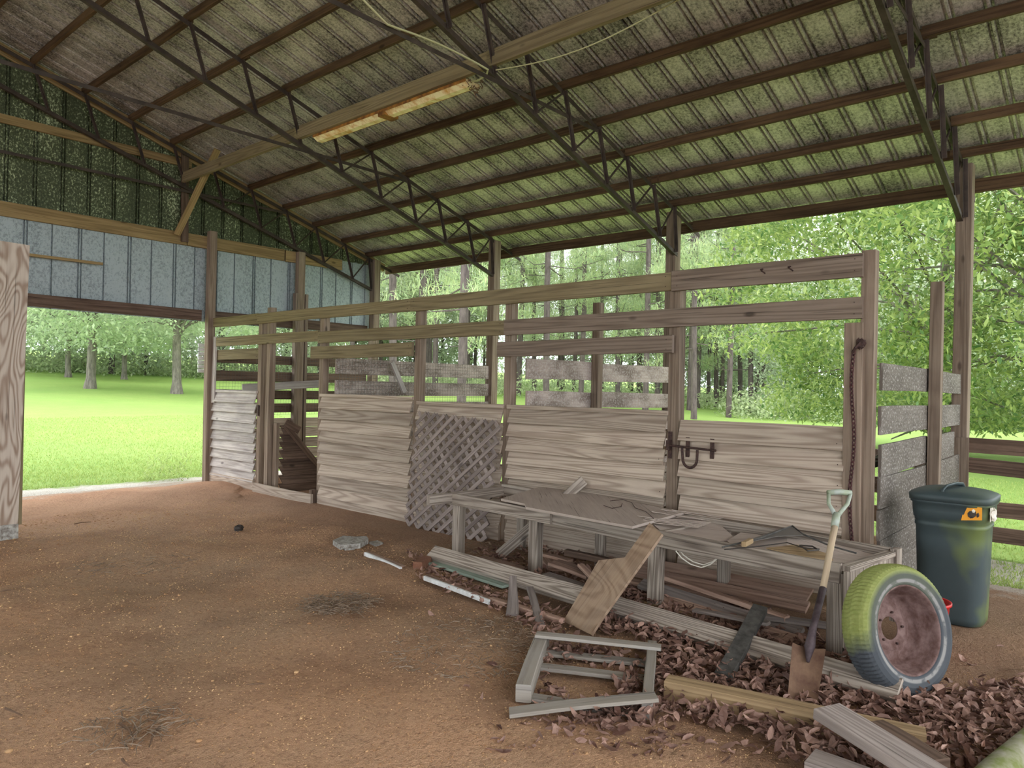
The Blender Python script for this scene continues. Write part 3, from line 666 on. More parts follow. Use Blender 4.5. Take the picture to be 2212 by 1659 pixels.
panel(4.72, 3.0, .1, 1.3, 9, 'clapboard panel behind the workbench, left of the stall door')
# stall door
t = thing('stall_door', 'wide clapboard stall door with rusty slide bolt, right end of the stall front', 'door', (5.37, 2.2, 0))
mb = MB(); lap(mb, 2.865, 1.6, .09, 1.26, 8, tilt=.055, jit=.008); mb.build('clapboards', None, t)
bl = MB()
for yb in (2.78, 2.57): bl.board((5.345, yb, 1.135), (5.345, yb, .965), .035, .006, (0, 1, 0))
bl.tube([(5.325, 2.93, 1.06), (5.325, 2.53, 1.045)], .009, 8)
br = bl.build('slide_bolt', M['iron'], t)
mb = MB(); pts = [(5.315, 2.815-.075*0, 1.05)]
for i in range(11):
    a = math.pi*i/10; pts.append((5.315, 2.745+.062*math.cos(a), .965-.07*math.sin(a)))
pts.append((5.315, 2.68, 1.04)); mb.tube(pts, .011, 8); mb.build('horseshoe_handle', M['iron'], br)
mb = MB()
mb.board((5.375, 2.955, 1.17), (5.375, 2.955, .95), .035, .008, (0, 1, 0)); mb.board((5.345, 2.95, 1.1), (5.345, 2.95, 1.02), .03, .05, (0, 1, 0))
one('latch_keeper', mb, 'iron', 'rusty latch keeper plate bolted to the post left of the stall door', 'latch')
# chain on the corner post
t = thing('hanging_chain', 'long rusty chain hanging from a hook on the jamb board of the corner post', 'chain', (5.33, 1.52, 1.83))
mb = MB()
for i in range(56):
    z = 1.79-i*.0295; cy = 1.535+.012*math.sin(i*.23)-.0*i
    if z < .12: break
    a = (i % 2)*math.pi/2+.5; pts = []
    for k in range(11):
        q = 2*math.pi*k/10; rx, rz = .0125*math.cos(q), .021*math.sin(q); pts.append((5.338+rx*math.sin(a), cy+rx*math.cos(a), z+rz))
    mb.tube(pts, .004, 5, cap=False)
mb.build('links', M['chain'], t)
mb = MB(); mb.blob((5.335, 1.49, 1.85), (.012, .035, .04)); mb.tube([(5.33, 1.49, 1.86), (5.32, 1.52, 1.82), (5.33, 1.54, 1.79)], .01, 6); mb.build('hook_bracket', M['iron'], t)
# threshold board, door bolt, wedge panel in the doorway
mb = MB(); mb.board((5.3, 9.35, .06), (5.29, 7.93, .055), .13, .035, (0, 0, 1), 3, .006); one('threshold_board', mb, 'siding', 'low grey-brown board across the foot of the open stall doorway', 'board')
mb = MB(); mb.board((5.33, 7.97, -.03), (5.33, 7.97, .17), .07, .06, (1, 0, 0)); one('wood_block', mb, 'fence_dark', 'short dark block at the right end of the threshold board', 'block')
mb = MB(); mb.board((5.37, 9.4, 1.2), (5.37, 9.4, 1.05), .045, .02, (0, 1, 0)); one('door_catch', mb, 'iron', 'small rusty catch on the post right of the far grey panel', 'latch')
t = thing('wedge_panel', 'dark triangular clapboard piece standing inside the open doorway', 'panel', (5.8, 9.0, 0))
mb = MB()
for i in range(8):
    z = .06+i*.115; x1 = 6.35-.85*(z/.98)**1.0; mb.board((5.52, 9.02, z), (x1, 9.0, z), .135, .018, (0, .03, .1), 1, 0, .003, None, 0, None, -.4)
mb.build('clapboards', M['fence_dark'], t)
mb = MB(); mb.board((5.55, 8.98, .97), (5.75, 8.95, .86), .1, .03, (0, 0, 1)); mb.board((5.55, 8.98, .93), (6.3, 8.96, .1), .08, .02, (1, 0, 1), 1); mb.build('edge_board', M['fence_dark'], t)
# ------------------------------------------------------------------ dividers behind
def divider(y, rows, lab, mat, x0=5.48, x1=8.33, mid=None, sag=0.0, names='board_fence', t=.022):
    th = thing(names, lab, 'fence', ((x0+x1)/2, y, 0))
    for (z0, z1, *r) in rows:
        e = r[0] if r else x1; mm = r[1] if len(r) > 1 else mat
        mb = MB()
        segs = [(x0, e)] if mid is None else [(x0, mid), (mid+.002, e)]
        for a, b in segs: mb.board((a, y, (z0+z1)/2+random.uniform(-.008, .008)), (b, y, (z0+z1)/2+random.uniform(-.01, .01)), z1-z0, t, (0, 0, 1), 3, .006, .002)
        mb.build('fence_board', M[mm], th)
    if mid is not None:
        mb = MB(); mb.board((mid, y-.06, -.02), (mid, y-.06, 2.45), .09, .09, (1, 0, 0), 2, .008); mb.build('fence_post', M['post'], th)
    return th
divider(1.4, [(1.53, 1.72), (1.22, 1.42), (.94, 1.165, 8.05), (.705, .925), (.498, .708), (.29, .5), (.08, .292)], 'lichened dark board partition behind the corner post with a tall mid post', 'dark_mossy', mid=6.9)
divider(4.6, [(1.6, 1.8), (1.3, 1.475), (1.02, 1.2), (.7, .9), (.48, .68), (.26, .46), (.05, .25)], 'mould spotted board partition seen above the clapboard bay behind the workbench', 'mossy', mid=6.62)
divider(7.75, [(1.64, 1.84), (1.37, 1.56), (1.13, 1.29), (.9, 1.08), (.68, .88), (.45, .66), (.22, .43), (.03, .2)], 'mould spotted board partition seen above the lattice bay', 'mossy')
divider(10.8, [(1.82, 1.965), (1.535, 1.695), (1.255, 1.4), (1.03, 1.18), (.79, .94, 8.33, 'siding'), (.62, .78, 8.33, 'siding'), (.45, .61, 8.33, 'siding'), (.28, .44, 8.33, 'siding'), (.11, .27, 8.33, 'siding')], 'dark brown slatted fence closing the farthest stall under the end wall', 'fence_dark', 5.42, 8.3, t=.03)
def wire(y, z0, z1, x0, x1, lab):
    mb = MB(); s = .05
    k = 0; x = x0
    while x <= x1: mb.tube([(x, y, z0), (x, y, z1)], .0016, 3, cap=False); x += s
    z = z0
    while z <= z1: mb.tube([(x0, y, z), (x1, y, z)], .0016, 3, cap=False); z += s*1.0
    one('wire_mesh', mb, 'wire', lab, 'wire mesh')
wire(10.76, 1.0, 2.05, 5.45, 8.25, 'fine wire mesh stapled to the far slatted fence')
wire(7.72, .9, 1.86, 5.52, 8.25, 'fine wire mesh in front of the mould spotted partition behind the lattice bay')
# back rails on the eave side of the stalls
th = thing('board_fence', 'low board fence along the open back side of the stalls', 'fence', (8.42, 6, 0))
for z0, z1 in ((.75, .92), (.45, .62), (.15, .32)):
    mb = MB()
    for a, b in ((10.6, 7.8), (7.7, 4.65), (4.55, 1.5)): mb.board((8.45, a, (z0+z1)/2), (8.45, b, (z0+z1)/2+.01), z1-z0, .025, (0, 0, 1), 2, .01)
    mb.build('fence_board', M['mossy'], th)
mb = MB(); mb.board((6.5, 7.6, 1.42), (6.32, 7.66, 1.82), .07, .03, (1, 0, 0)); one('loose_board', mb, 'siding_grey', 'short grey board leaning against the partition above the middle clapboard panel', 'board')
mb = MB(); mb.board((5.62, 10.3, 1.43), (6.9, 10.1, 1.52), .12, .03, (0, 0, 1)); one('loose_board', mb, 'siding_grey', 'grey loose board lying level inside the farthest stall', 'board')
for p, q, l in (((5.6, 1.55, .98), (5.8, 1.5, 1.0), 'left'), ((6.0, 1.55, 1.0), (6.3, 1.52, 1.06), 'right')):
    mb = MB(); mb.board(p, q, .04, .06, (0, 0, 1)); one('dark_offcut', mb, 'black', 'dark offcut lodged in the gap of the lichened partition, the %s one' % l, 'offcut')
# fence to the right of the near post
th = thing('board_fence', 'brown four-rail board fence running right from the near roof post', 'fence', (8.4, 0, 0))
for i, (za, zb) in enumerate(((1.035, .995), (.835, .73), (.43, .43), (.185, .185))):
    mb = MB(); mb.board((8.4-.05, 1.33, za), (8.35, -1.6, zb-(za-zb)*.0), .145, .036, (0, 0, 1), 4, .012); mb.build('fence_rail', M['fence_dark'], th)
mb = MB(); mb.board((8.42, -1.2, -.02), (8.42, -1.2, 1.3), .09, .09, (1, 0, 0)); mb.build('fence_post', M['post'], th)
# small slotted board outside the far stall corner
mb = MB()
for i in range(7): mb.board((5.23, 10.93, 1.68+i*.065), (5.33, 10.93, 1.68+i*.065), .055, .018, (0, .3, 1))
one('slatted_vent', mb, 'white_paint', 'small pale slatted piece on the outer end of the far stall corner', 'vent')
# ------------------------------------------------------------------ lattice panel
def lattice():
    A, B, C, D = PX(905, 890, 5.3), PX(1083, 912, 5.3), PX(1045, 1190, 5.1), PX(876, 1131, 5.2)
    U = (B-A); W = (D-A); t = thing('lattice_panel', 'grey diagonal wooden lattice panel leaning on the stall front', 'lattice', tuple((C+D)/2))
    n = U.cross(W).normalized()
    if n.x > 0: n = -n
    C = RP(1050, 1190, A, n)
    def P(u, v, o):     # bilinear with clipped corner
        top = A.lerp(B, u); bot = D.lerp(C, u); return top.lerp(bot, v)+n*o
    wd, ht = 1.18, 1.3; s = .137
    for fam in (0, 1):
        mb = MB()
        k = -16
        while k < 34:
            c = k*s; pts = []
            # line x +- y = c within rectangle
            if fam == 0:   # rising to the right: x + y = c
                x0, y0 = max(0, c-ht), min(c, ht); x1, y1 = min(c, wd), max(0, c-wd)
                if c <= .03 or c >= wd+ht-.03: k += 1; continue
            else:
                x0, y0 = max(0, c), max(0, -c); x1, y1 = min(wd, c+ht), min(ht, wd-c)
                if c >= wd-.03 or c <= -ht+.03: k += 1; continue
            if math.hypot(x1-x0, y1-y0) > .08:
                off = .006 if fam else .018
                p, q = P(x0/wd, y0/ht, off), P(x1/wd, y1/ht, off)
                mb.board(p, q, .009, .042, n, 1, 0, .0015)
            k += 1
        mb.build('slat_layer', M['lattice'], t)
lattice()
# ------------------------------------------------------------------ workbench
ZB = .55
FL, FR, BL, BR = G(970, 1062, ZB), G(1812, 1222, ZB), G(1107, 1047, ZB), G(1922, 1186, ZB)
BL.x, BR.x = min(BL.x, 5.31), min(BR.x, 5.1)
dF = (FR-FL).normalized()
t = thing('workbench', 'long rough grey timber workbench standing against the clapboards', 'workbench', tuple(((FL+BR)/2).xy)+(0,))
def add(mb, name, m, par, **k): return mb.build(name, M[m], par, **k)
e1 = G(1178, 1120, ZB-.05); e1 = FL+dF*((e1-FL).dot(dF))
mb = MB(); mb.board(FL-Vector((0, 0, .055)), e1-Vector((0, 0, .055)), .1, .04, (0, 0, 1), 2, .004, .004); add(mb, 'front_rail', 'bench', t)
mb = MB(); mb.board(e1+Vector((.03, 0, -.05)), FR+Vector((.03, 0, -.05)), .11, .04, (0, 0, 1), 4, .005, .004); add(mb, 'front_rail', 'bench', t)
mb = MB(); mb.board(BL-Vector((0, 0, .03)), BR-Vector((0, 0, .05)), .11, .04, (0, 0, 1), 3, .006, .004); add(mb, 'back_rail', 'bench', t)
mb = MB(); mb.board(BL-Vector((.0, .02, .045)), G(924, 1081, ZB-.045), .09, .04, (0, 0, 1), 3, .005, .004); add(mb, 'end_rail', 'bench', t)
for i, (px, yy) in enumerate(((985, 1195), (1141, 1245), (1398, 1322), (1786, 1440))):
    g = G(px, yy); q = FL+dF*((Vector((g.x, g.y, ZB))-FL).dot(dF)); x = q.x+.065
    mb = MB(); mb.board((x, q.y, -.04), (x, q.y, .5 if i != 1 else .46), .09, .085, (0, 1, 0), 2, .004, .005); add(mb, 'leg', 'bench', t)
for yy in (4.4, 3.45, 2.3, 1.45):
    q = BL.lerp(BR, (BL.y-yy)/(BL.y-BR.y)); mb = MB(); mb.board((q.x-.06, yy, -.04), (q.x-.06, yy, .5), .085, .05, (0, 1, 0), 1); add(mb, 'leg', 'bench', t)
ed = (BR-FR); el = ed.length; ed.normalize(); yv = Vector((0, -.03, 0))
for k in range(6):
    a = FR+ed*(.06+k*.108)+yv; bot = (.1, .2, .26, .3, .3, .42)[k]
    mb = MB(); mb.board((a.x, a.y, ZB-.03), (a.x, a.y, bot), .104, .02, ed, 1, 0, .003); add(mb, 'end_plank', 'bench', t)
mb = MB(); mb.board(BR+yv*1.2+Vector((0, 0, .01)), Vector((BR.x, BR.y-.035, .12)), .085, .04, ed); add(mb, 'leg', 'bench', t)
mb = MB(); mb.board(FR+Vector((.04, -.02, -.02)), BR+Vector((0, -.02, -.02)), .03, .06, (0, 0, 1)); add(mb, 'end_cap', 'bench', t)
for a, b in ((.03, .0), (.5, -.012)):
    p, q = FL.lerp(FR, .02+a), FL.lerp(BL, .5)
for f in (.2, .42, .64, .86):
    mb = MB(); mb.board(FL.lerp(FR, f)+Vector((.03, 0, -.06)), BL.lerp(BR, f)+Vector((-.02, 0, -.06)), .085, .035, (0, 0, 1)); add(mb, 'cross_piece', 'bench', t)
mb = MB(); mb.board(G(1078, 1200, .03), PX(1262, 1038, 5.31), .09, .04, (0, 0, 1), 2, .004, .004)
one('brace_board', mb, 'bench', 'grey board slanting from the ground behind the bench up to the clapboards', 'board')
def plateG(pix, z, th, m, name, lab, cat='board', dz=None, **k):
    pts = [G(x, y, z+(dz[i] if dz else 0)) for i, (x, y) in enumerate(pix)]
    n = Vector((0, 0, 0))
    for i in range(len(pts)): n += pts[i].cross(pts[(i+1) % len(pts)])
    if n.z < 0: pts.reverse()
    mb = MB(); mb.plate(pts, th); return one(name, mb, m, lab, cat, **k)
plateG([(1082, 1077), (1170, 1050), (1240, 1058), (1360, 1083), (1478, 1106), (1366, 1137), (1136, 1095), (1134, 1088)], ZB+.03, .018, 'ply_dusty', 'plywood_sheet', 'dusty brown plywood sheet lying on the left half of the workbench', 'plywood', dz=[0, 0, 0, 0, .0, 0, 0, 0])
plateG([(1412, 1133), (1440, 1120), (1482, 1110), (1545, 1124), (1588, 1162), (1520, 1176), (1450, 1166)], ZB-.0, .012, 'ply_dusty', 'broken_plywood', 'splintered plywood piece sagging in the middle of the workbench', 'plywood', dz=[.0, .0, 0, -.01, -.06, -.07, -.05])
mb = MB()
for k in range(16):
    p = G(1418+k*4.2, 1132-k*1.4, ZB+.01); q = p+Vector((-.05-.012*k % .05, .07+random.uniform(0, .09), .01+random.uniform(-.02, .03)))
    r0 = p+Vector((.2, -.22, -.02)); mb.board(r0, q, .004, .016, (0, 0, 1), 1, 0, .001, None, 0)
one('wood_splinters', mb, 'ply_dusty', 'fan of thin splinters torn from the sagging plywood on the bench', 'splinters', None, 'stuff')
plateG([(1570, 1168), (1600, 1150), (1700, 1162), (1800, 1172), (1900, 1196), (1825, 1216), (1700, 1200), (1600, 1190)], ZB-.02, .012, 'ply_dusty', 'plywood_sheet', 'warped grey plywood sheet on the right half of the workbench', 'plywood', dz=[-.03, 0, .03, .0, -.03, -.02, -.01, -.03])
plateG([(1655, 1183), (1720, 1176), (1790, 1196), (1800, 1209), (1740, 1203)], ZB+.005, .006, 'timber', 'veneer_strip', 'curled tan veneer strip lying on the right half of the workbench', 'veneer')
plateG([(1590, 1176), (1690, 1140), (1712, 1138), (1735, 1156), (1680, 1158)], ZB+.02, .003, 'wire', 'window_screen', 'dark torn window screen lying on the workbench near the shovel', 'screen', dz=[-.01, .02, .03, .02, .01])
mb = MB(); mb.tube([G(1560, 1182, ZB+.0), G(1640, 1163, ZB+.03), G(1712, 1136, ZB+.05), G(1735, 1154, ZB+.04), G(1790, 1178, ZB+.02), G(1850, 1195, ZB)], .006, 6)
one('screen_frame', mb, 'black', 'thin dark bent frame lying across the workbench behind the shovel', 'frame')
mb = MB(); mb.tube([G(1565, 1187, ZB), G(1640, 1180, ZB+.01), G(1700, 1172, ZB+.02), G(1735, 1183, ZB+.02), G(1770, 1186, ZB+.015)], .004, 6)
mb.tube([G(1728, 1178, ZB+.02), G(1745, 1190, ZB+.03), G(1768, 1188, ZB+.02), G(1755, 1180, ZB+.02), G(1730, 1178, ZB+.02)], .005, 6)
one('black_cord', mb, 'ink', 'thin black cord tangled on the right half of the workbench', 'cord')
mb = MB(); mb.board(G(1606, 1176, ZB+.03), G(1622, 1168, ZB+.03), .03, .03, (0, 0, 1)); one('wood_block', mb, 'timber', 'small pale wood block lying on the workbench', 'block')
mb = MB(); pts = [PX(x, y, 4.37) for x, y in ((1460, 1190), (1472, 1205), (1492, 1219), (1515, 1226), (1535, 1219), (1550, 1206))]; mb.tube(pts, .004, 6)
mb.tube([p+Vector((.03, 0, .012)) for p in pts], .004, 6)
one('loose_cable', mb, 'tape', 'pale cable loop drooping below the front rail of the workbench', 'cable')
mb = MB(); mb.tube([G(x, y, ZB+.036) for x, y in ((1318, 1082), (1345, 1079), (1365, 1086), (1372, 1097), (1395, 1105), (1412, 1120))], .0025, 5)
mb.tube([G(x, y, ZB+.036) for x, y in ((1304, 1092), (1322, 1098), (1342, 1094), (1344, 1087))], .0025, 5)
one('thin_wire', mb, 'iron', 'thin dark wire curled on the plywood sheet of the workbench', 'wire')
# ------------------------------------------------------------------ scrap timber on the ground
def scrap(name, a, b, za, zb, w, th, m, lab, flat=True, cat='board', group=None, segs=3, bow=.006, up=None, **k):
    p, q = G(a[0], a[1], za), G(b[0], b[1], zb); d = q-p
    u = up or ((-d.y, d.x, 0) if flat else (0, 0, 1))
    mb = MB(); mb.board(p, q, w, th, u, segs, bow, .003, **k); return one(name, mb, m, lab, cat, group)
scrap('long_timber', (936, 1196), (1944, 1492), .085, .085, .125, .06, 'bench', 'very long grey timber lying in front of the workbench legs', up=(.8, .2, .62), segs=8, bow=.01, cat='timber')
scrap('green_board', (934, 1217), (1094, 1265), .03, .03, .1, .02, 'green_wood', 'pale green painted board lying left of the long grey timber')
scrap('white_trim', (792, 1197), (868, 1225), .03, .03, .06, .03, 'scrap', 'short white-edged trim strip nearest the concrete slab', cat='trim')
scrap('white_trim', (920, 1248), (1058, 1296), .025, .025, .06, .03, 'scrap', 'longer white-edged trim strip beside the pale green board', cat='trim')
for (a, b), l in ((((790, 1198), (866, 1228)), 'short'), (((918, 1250), (1056, 1299)), 'long')):
    scrap('white_batten', a, b, .035, .032, .022, .034, 'white_paint', 'white painted batten along the %s trim strip' % l, cat='batten')
S = [((1060, 1296), (1215, 1340), .02, .03, .05, .03, 'scrap', 'slim brown strip running towards the leaning plywood plank'),
 ((1035, 1207), (1130, 1228), .03, .03, .12, .025, 'scrap', 'short wide board lying between the first two bench legs'),
 ((1175, 1200), (1200, 1228), .02, .05, .12, .04, 'scrap', 'dark reddish offcut behind the second bench leg'),
 ((1150, 1196), (1232, 1214), .05, .06, .07, .04, 'scrap', 'brown offcut lying on the pile behind the second leg'),
 ((1195, 1216), (1278, 1244), .14, .1, .15, .03, 'scrap', 'thick split board with pointed end beside the leaning plywood plank'),
 ((1180, 1243), (1262, 1268), .06, .05, .09, .03, 'scrap_grey', 'grey board tucked under the split pointed board'),
 ((1222, 1194), (1360, 1222), .12, .1, .06, .05, 'fence_dark', 'rounded dark rail lying behind the split board'),
 ((1375, 1215), (1750, 1285), .12, .16, .12, .02, 'scrap', 'long reddish board leaning low against the clapboards'),
 ((1370, 1235), (1745, 1312), .1, .1, .1, .025, 'scrap', 'long reddish board second from the wall in the pile under the bench'),
 ((1385, 1262), (1730, 1368), .1, .06, .09, .03, 'scrap_grey', 'long grey board slanting through the pile under the bench'),
 ((1405, 1290), (1735, 1392), .05, .04, .1, .03, 'scrap', 'long pinkish board lying along the long grey timber'),
 ((1345, 1255), (1620, 1300), .06, .06, .09, .03, 'scrap', 'brown board half buried in leaves under the bench'),
 ((1440, 1250), (1700, 1335), .14, .12, .05, .03, 'scrap', 'narrow reddish strip on top of the pile under the bench'),
 ((1500, 1320), (1660, 1345), .08, .12, .06, .02, 'scrap_grey', 'short splintered grey piece on top of the pile beside the dark post'),
 ((1380, 1300), (1560, 1352), .03, .03, .03, .02, 'timber', 'thin yellowish lath in the leaves under the bench'),
 ((1620, 1330), (1800, 1352), .1, .1, .07, .03, 'scrap_grey', 'short grey board under the right end of the bench'),
 ((1800, 1368), (1905, 1392), .12, .1, .2, .025, 'scrap', 'wide brown board standing low behind the tyre'),
 ((1180, 1268), (1215, 1282), .02, .02, .06, .02, 'white_paint', 'small white chip of trim among the leaves by the plywood plank'),
 ((1255, 1278), (1283, 1291), .02, .02, .05, .015, 'scrap_grey', 'small pale chip of board behind the leaning plank')]
for i, (a, b, za, zb, w, th, m, lab) in enumerate(S):
    scrap('scrap_board', a, b, za, zb, w, th, m, lab, group='scrap boards piled under the workbench', up=(.9, .1, .45) if i in (7, 8, 9, 10, 16) else None)
scrap('pointed_stake', (1106, 1328), (1109, 1246), .02, .17, .085, .018, 'scrap_grey', 'grey pointed stake standing against the long grey timber', cat='stake', up=(.6, -.7, 0), w1=.05)
scrap('short_stick', (1170, 1352), (1144, 1272), .02, .08, .05, .025, 'scrap_grey', 'thin grey stick leaning beside the pointed stake', cat='stick', up=(.6, -.7, 0))
scrap('crossing_lath', (1362, 1336), (1254, 1222), .03, .17, .05, .022, 'scrap', 'narrow lath passing behind the leaning plywood plank', cat='lath', up=(.6, -.7, 0))
scrap('charred_post', (1560, 1462), (1643, 1316), .04, .2, .085, .045, 'black', 'dark blackened post lying propped on the long grey timber', cat='post', up=(.6, -.75, 0), segs=4)
scrap('landscape_timber', (1440, 1486), (2000, 1600), .06, .06, .1, .09, 'timber', 'round-edged yellow brown timber lying in the leaves at the front', cat='timber', segs=6)
scrap('wide_plank', (1785, 1538), (2060, 1705), .16, .12, .15, .045, 'scrap_grey', 'thick weathered grey plank crossing the bottom edge of the photo', cat='plank', segs=4)
scrap('rotten_beam', (1880, 1585), (2025, 1668), .05, .06, .13, .1, 'fence_dark', 'rotten dark beam end beneath the weathered grey plank', cat='beam', segs=4)
scrap('rotten_beam', (1750, 1650), (1900, 1700), .05, .05, .14, .06, 'scrap_grey', 'old grey board end at the bottom edge under the weathered plank', cat='beam')
scrap('brick', (902, 1222), (925, 1208), .05, .05, .08, .06, 'brick', 'broken reddish brick end beside the pale green board', cat='brick', segs=1, bow=0)
mb = MB(); mb.tube([G(2080, 1700, .09), G(2140, 1628, .09), G(2240, 1545, .09), G(2330, 1490, .09)], .075, 16); o = one('mossy_pole', mb, None, 'pale pole with green moss at the bottom right corner', 'pole', smooth=True) if False else None
def mosspole():
    m = N('mossy_pole_bark'); a = m.noise(m.pos(), 9, 4, .6); m.fin(m.mix(m.ramp(a, [(.4, 0.0), (.6, 1.0)]), lin((160, 156, 140)), lin((116, 124, 72))), .9); M['mosspole'] = m.m
    mb = MB(); mb.tube([G(2090, 1735, .06), G(2150, 1675, .06), G(2250, 1590, .06), G(2340, 1525, .06)], .06, 16); one('mossy_pole', mb, 'mosspole', 'pale pole with green moss at the bottom right corner', 'pole', smooth=True)
mosspole()
# L-shaped plywood plank leaning on the bench
b1, b2, tp = G(1217, 1341, .02), G(1277, 1371, .02), G(1416, 1140, .62)
n = (b2-b1).cross(tp-b1).normalized()
if n.dot(FF) > 0: n = -n
pts = [RP(x, y, b1, n) for x, y in ((1403, 1129), (1349, 1204), (1293, 1210), (1217, 1341), (1277, 1371), (1300, 1335), (1430, 1153))]
chk = Vector((0, 0, 0))
for i in range(len(pts)): chk += pts[i].cross(pts[(i+1) % len(pts)])
if chk.dot(n) < 0: pts.reverse()
mb = MB(); mb.plate(pts, .018, n); one('plywood_plank', mb, 'ply_brown', 'notched brown plywood plank leaning on the front of the workbench', 'plank')
# wooden pallet frame
t = thing('wood_pallet', 'broken grey wooden pallet frame lying in the leaves at the front', 'pallet', tuple(G(1270, 1460, 0)))
def pb(name, a, b, za, zb, w, th, up=None, tw=0.0):
    p, q = G(a[0], a[1], za), G(b[0], b[1], zb); d = q-p
    mb = MB(); mb.board(p, q, w, th, up or (-d.y, d.x, 0), 3, .004, .004, None, tw); mb.build(name, M['pallet'], t)
pb('runner', (1172, 1382), (1130, 1497), .055, .055, .075, .085)
pb('runner', (1408, 1400), (1399, 1535), .055, .05, .05, .085)
pb('slat', (1158, 1372), (1428, 1398), .11, .11, .075, .018)
pb('slat', (1100, 1540), (1418, 1505), .03, .105, .085, .018)
pb('slat', (1180, 1412), (1398, 1432), .025, .025, .075, .018)
pb('slat', (1168, 1442), (1396, 1466), .025, .025, .075, .02)
pb('slat', (1148, 1508), (1400, 1548), .012, .012, .075, .018)
# concrete slab and bits
plateG([(719, 1167), (741, 1157), (765, 1159), (792, 1158), (796, 1164), (778, 1174), (735, 1177)], .05, .045, 'concrete', 'stone_slab', 'broken grey concrete slab lying on the dirt', 'slab')
plateG([(738, 1179), (768, 1177), (766, 1183), (745, 1185)], .02, .025, 'concrete', 'stone_chip', 'small pale chip in front of the broken slab', 'stone')
plateG([(797, 1170), (815, 1167), (828, 1172), (812, 1177)], .02, .025, 'concrete', 'stone_chip', 'small pale chip right of the broken slab', 'stone')
mb = MB(); mb.blob(tuple(G(517, 1141, .025)), (.05, .04, .035)); one('pine_cone', mb, 'ink', 'small dark clod lying on the open dirt floor', 'clod')
for (x, y, l) in ((482, 1475, 'pale flat pebble left of centre on the dirt'), (640, 1452, 'round pebble near the middle of the dirt floor'), (668, 1347, 'pale pebble below the pine straw patch'), (20, 1622, 'pale stone at the bottom left corner'), (430, 1600, 'tan stone near the bottom twigs'), (272, 1438, 'flat pebble on the left side of the dirt'), (896, 1255, 'small stone left of the long trim strip'), (950, 1572, 'pale pebble near the bottom centre')):
    mb = MB(); r = random.uniform(.009, .014); mb.blob(tuple(G(x, y, .01)), (r*1.3, r, r*.7), 1, .12); one('loose_stone', mb, 'pebble', l, 'stone', 'loose pebbles', smooth=True)
for (a, b, l) in (((258, 1562), (290, 1600), 'dark twig in the small twig heap at the bottom left'), ((345, 1570), (322, 1615), 'crossing dark twig at the bottom left'), ((0, 1278), (40, 1274), 'thin dark twig at the left edge'), ((160, 1132), (196, 1127), 'thin twig on the dirt near the doorway'), ((12, 1530), (48, 1545), 'thick pale root piece at the left edge'), ((815, 1490), (836, 1500), 'short curved twig left of the pallet'), ((528, 1482), (572, 1478), 'pale straw stalk in the middle of the dirt'), ((680, 1565), (705, 1570), 'pale short twig near the bottom centre'), ((264, 1640), (280, 1655), 'pale grey twig at the bottom edge')):
    p, q = G(*a, .012), G(*b, .012); mid = (p+q)/2+Vector((random.uniform(-.01, .01), random.uniform(-.01, .01), .006)); mb = MB(); mb.tube([p, mid, q], [.006, .005, .003], 5); one('twig', mb, 'twig', l, 'twig')
def straw(name, cpx, rad, n, lab, L=(.05, .12)):
    c = G(*cpx); mb = MB()
    for k in range(n):
        a = random.uniform(0, 6.283); r = rad*math.sqrt(random.random()); p = Vector((c.x+r*math.cos(a)*1.1, c.y+r*math.sin(a)*1.0, random.uniform(.004, .03)))
        b = random.uniform(0, 6.283); l = random.uniform(*L)
        mb.tube([p, p+Vector((math.cos(b)*l/2, math.sin(b)*l/2, .008)), p+Vector((math.cos(b)*l, math.sin(b+.2)*l, random.uniform(-.002, .01)))], random.uniform(.0012, .0026), 3, random.random(), False)
    one(name, mb, 'straw', lab, 'pine straw', None, 'stuff')
straw('pine_straw', (735, 1308), .24, 420, 'matted patch of grey pine straw in the middle of the dirt')
straw('pine_straw', (295, 1575), .2, 120, 'loose heap of dark straw at the bottom left')
straw('pine_straw', (295, 1222), .4, 130, 'sparse dark straw in the hollow on the left')
straw('pine_straw', (1040, 1400), .5, 500, 'scattered dry straw left of the pallet', (.03, .09))
straw('pine_straw', (1060, 1200), .5, 300, 'scattered dry straw around the lattice foot', (.03, .09))
# ------------------------------------------------------------------ shovel, tyre, bucket, bin
pb0 = G(1733, 1532, .015); tpz = Vector((4.42, 1.345, .94)); d = (tpz-pb0).normalized(); sdir = RR-d*RR.dot(d); sdir.normalize(); n = sdir.cross(d).normalized()
if n.dot(FF) > 0: n = -n
SP = lambda x, y, o=0.0: RP(x, y, pb0, n)+n*o
t = thing('shovel', 'old square-bladed shovel with pale green D-grip standing against the workbench', 'shovel', tuple(pb0))
mb = MB(); A, B, Cc, D = SP(1712, 1388), SP(1784, 1402), SP(1762, 1535), SP(1699, 1521); b0 = 0; NU, NV = 8, 8
for s in (0, 1):
    for j in range(NV+1):
        for i in range(NU+1):
            u, v = i/NU, j/NV; p = A.lerp(B, u).lerp(D.lerp(Cc, u), v); cv = -.022*(1-(2*u-1)**2)*(1-.5*v)+.01*v*v
            mb.v.append(tuple(p+n*(cv-.0025*s)))
W = NU+1; o2 = W*(NV+1)
for j in range(NV):
    for i in range(NU):
        a = j*W+i; mb.face((a, a+1, a+W+1, a+W)); mb.face((o2+a, o2+a+W, o2+a+W+1, o2+a+1))
for i in range(NU): mb.face((i, o2+i, o2+i+1, i+1)); a = NV*W+i; mb.face((a, a+1, o2+a+1, o2+a))
for j in range(NV): a = j*W; mb.face((a, a+W, o2+a+W, o2+a)); a += NU; mb.face((a, o2+a, o2+a+W, a+W))
mb.build('blade', M['blade'], t, smooth=False)
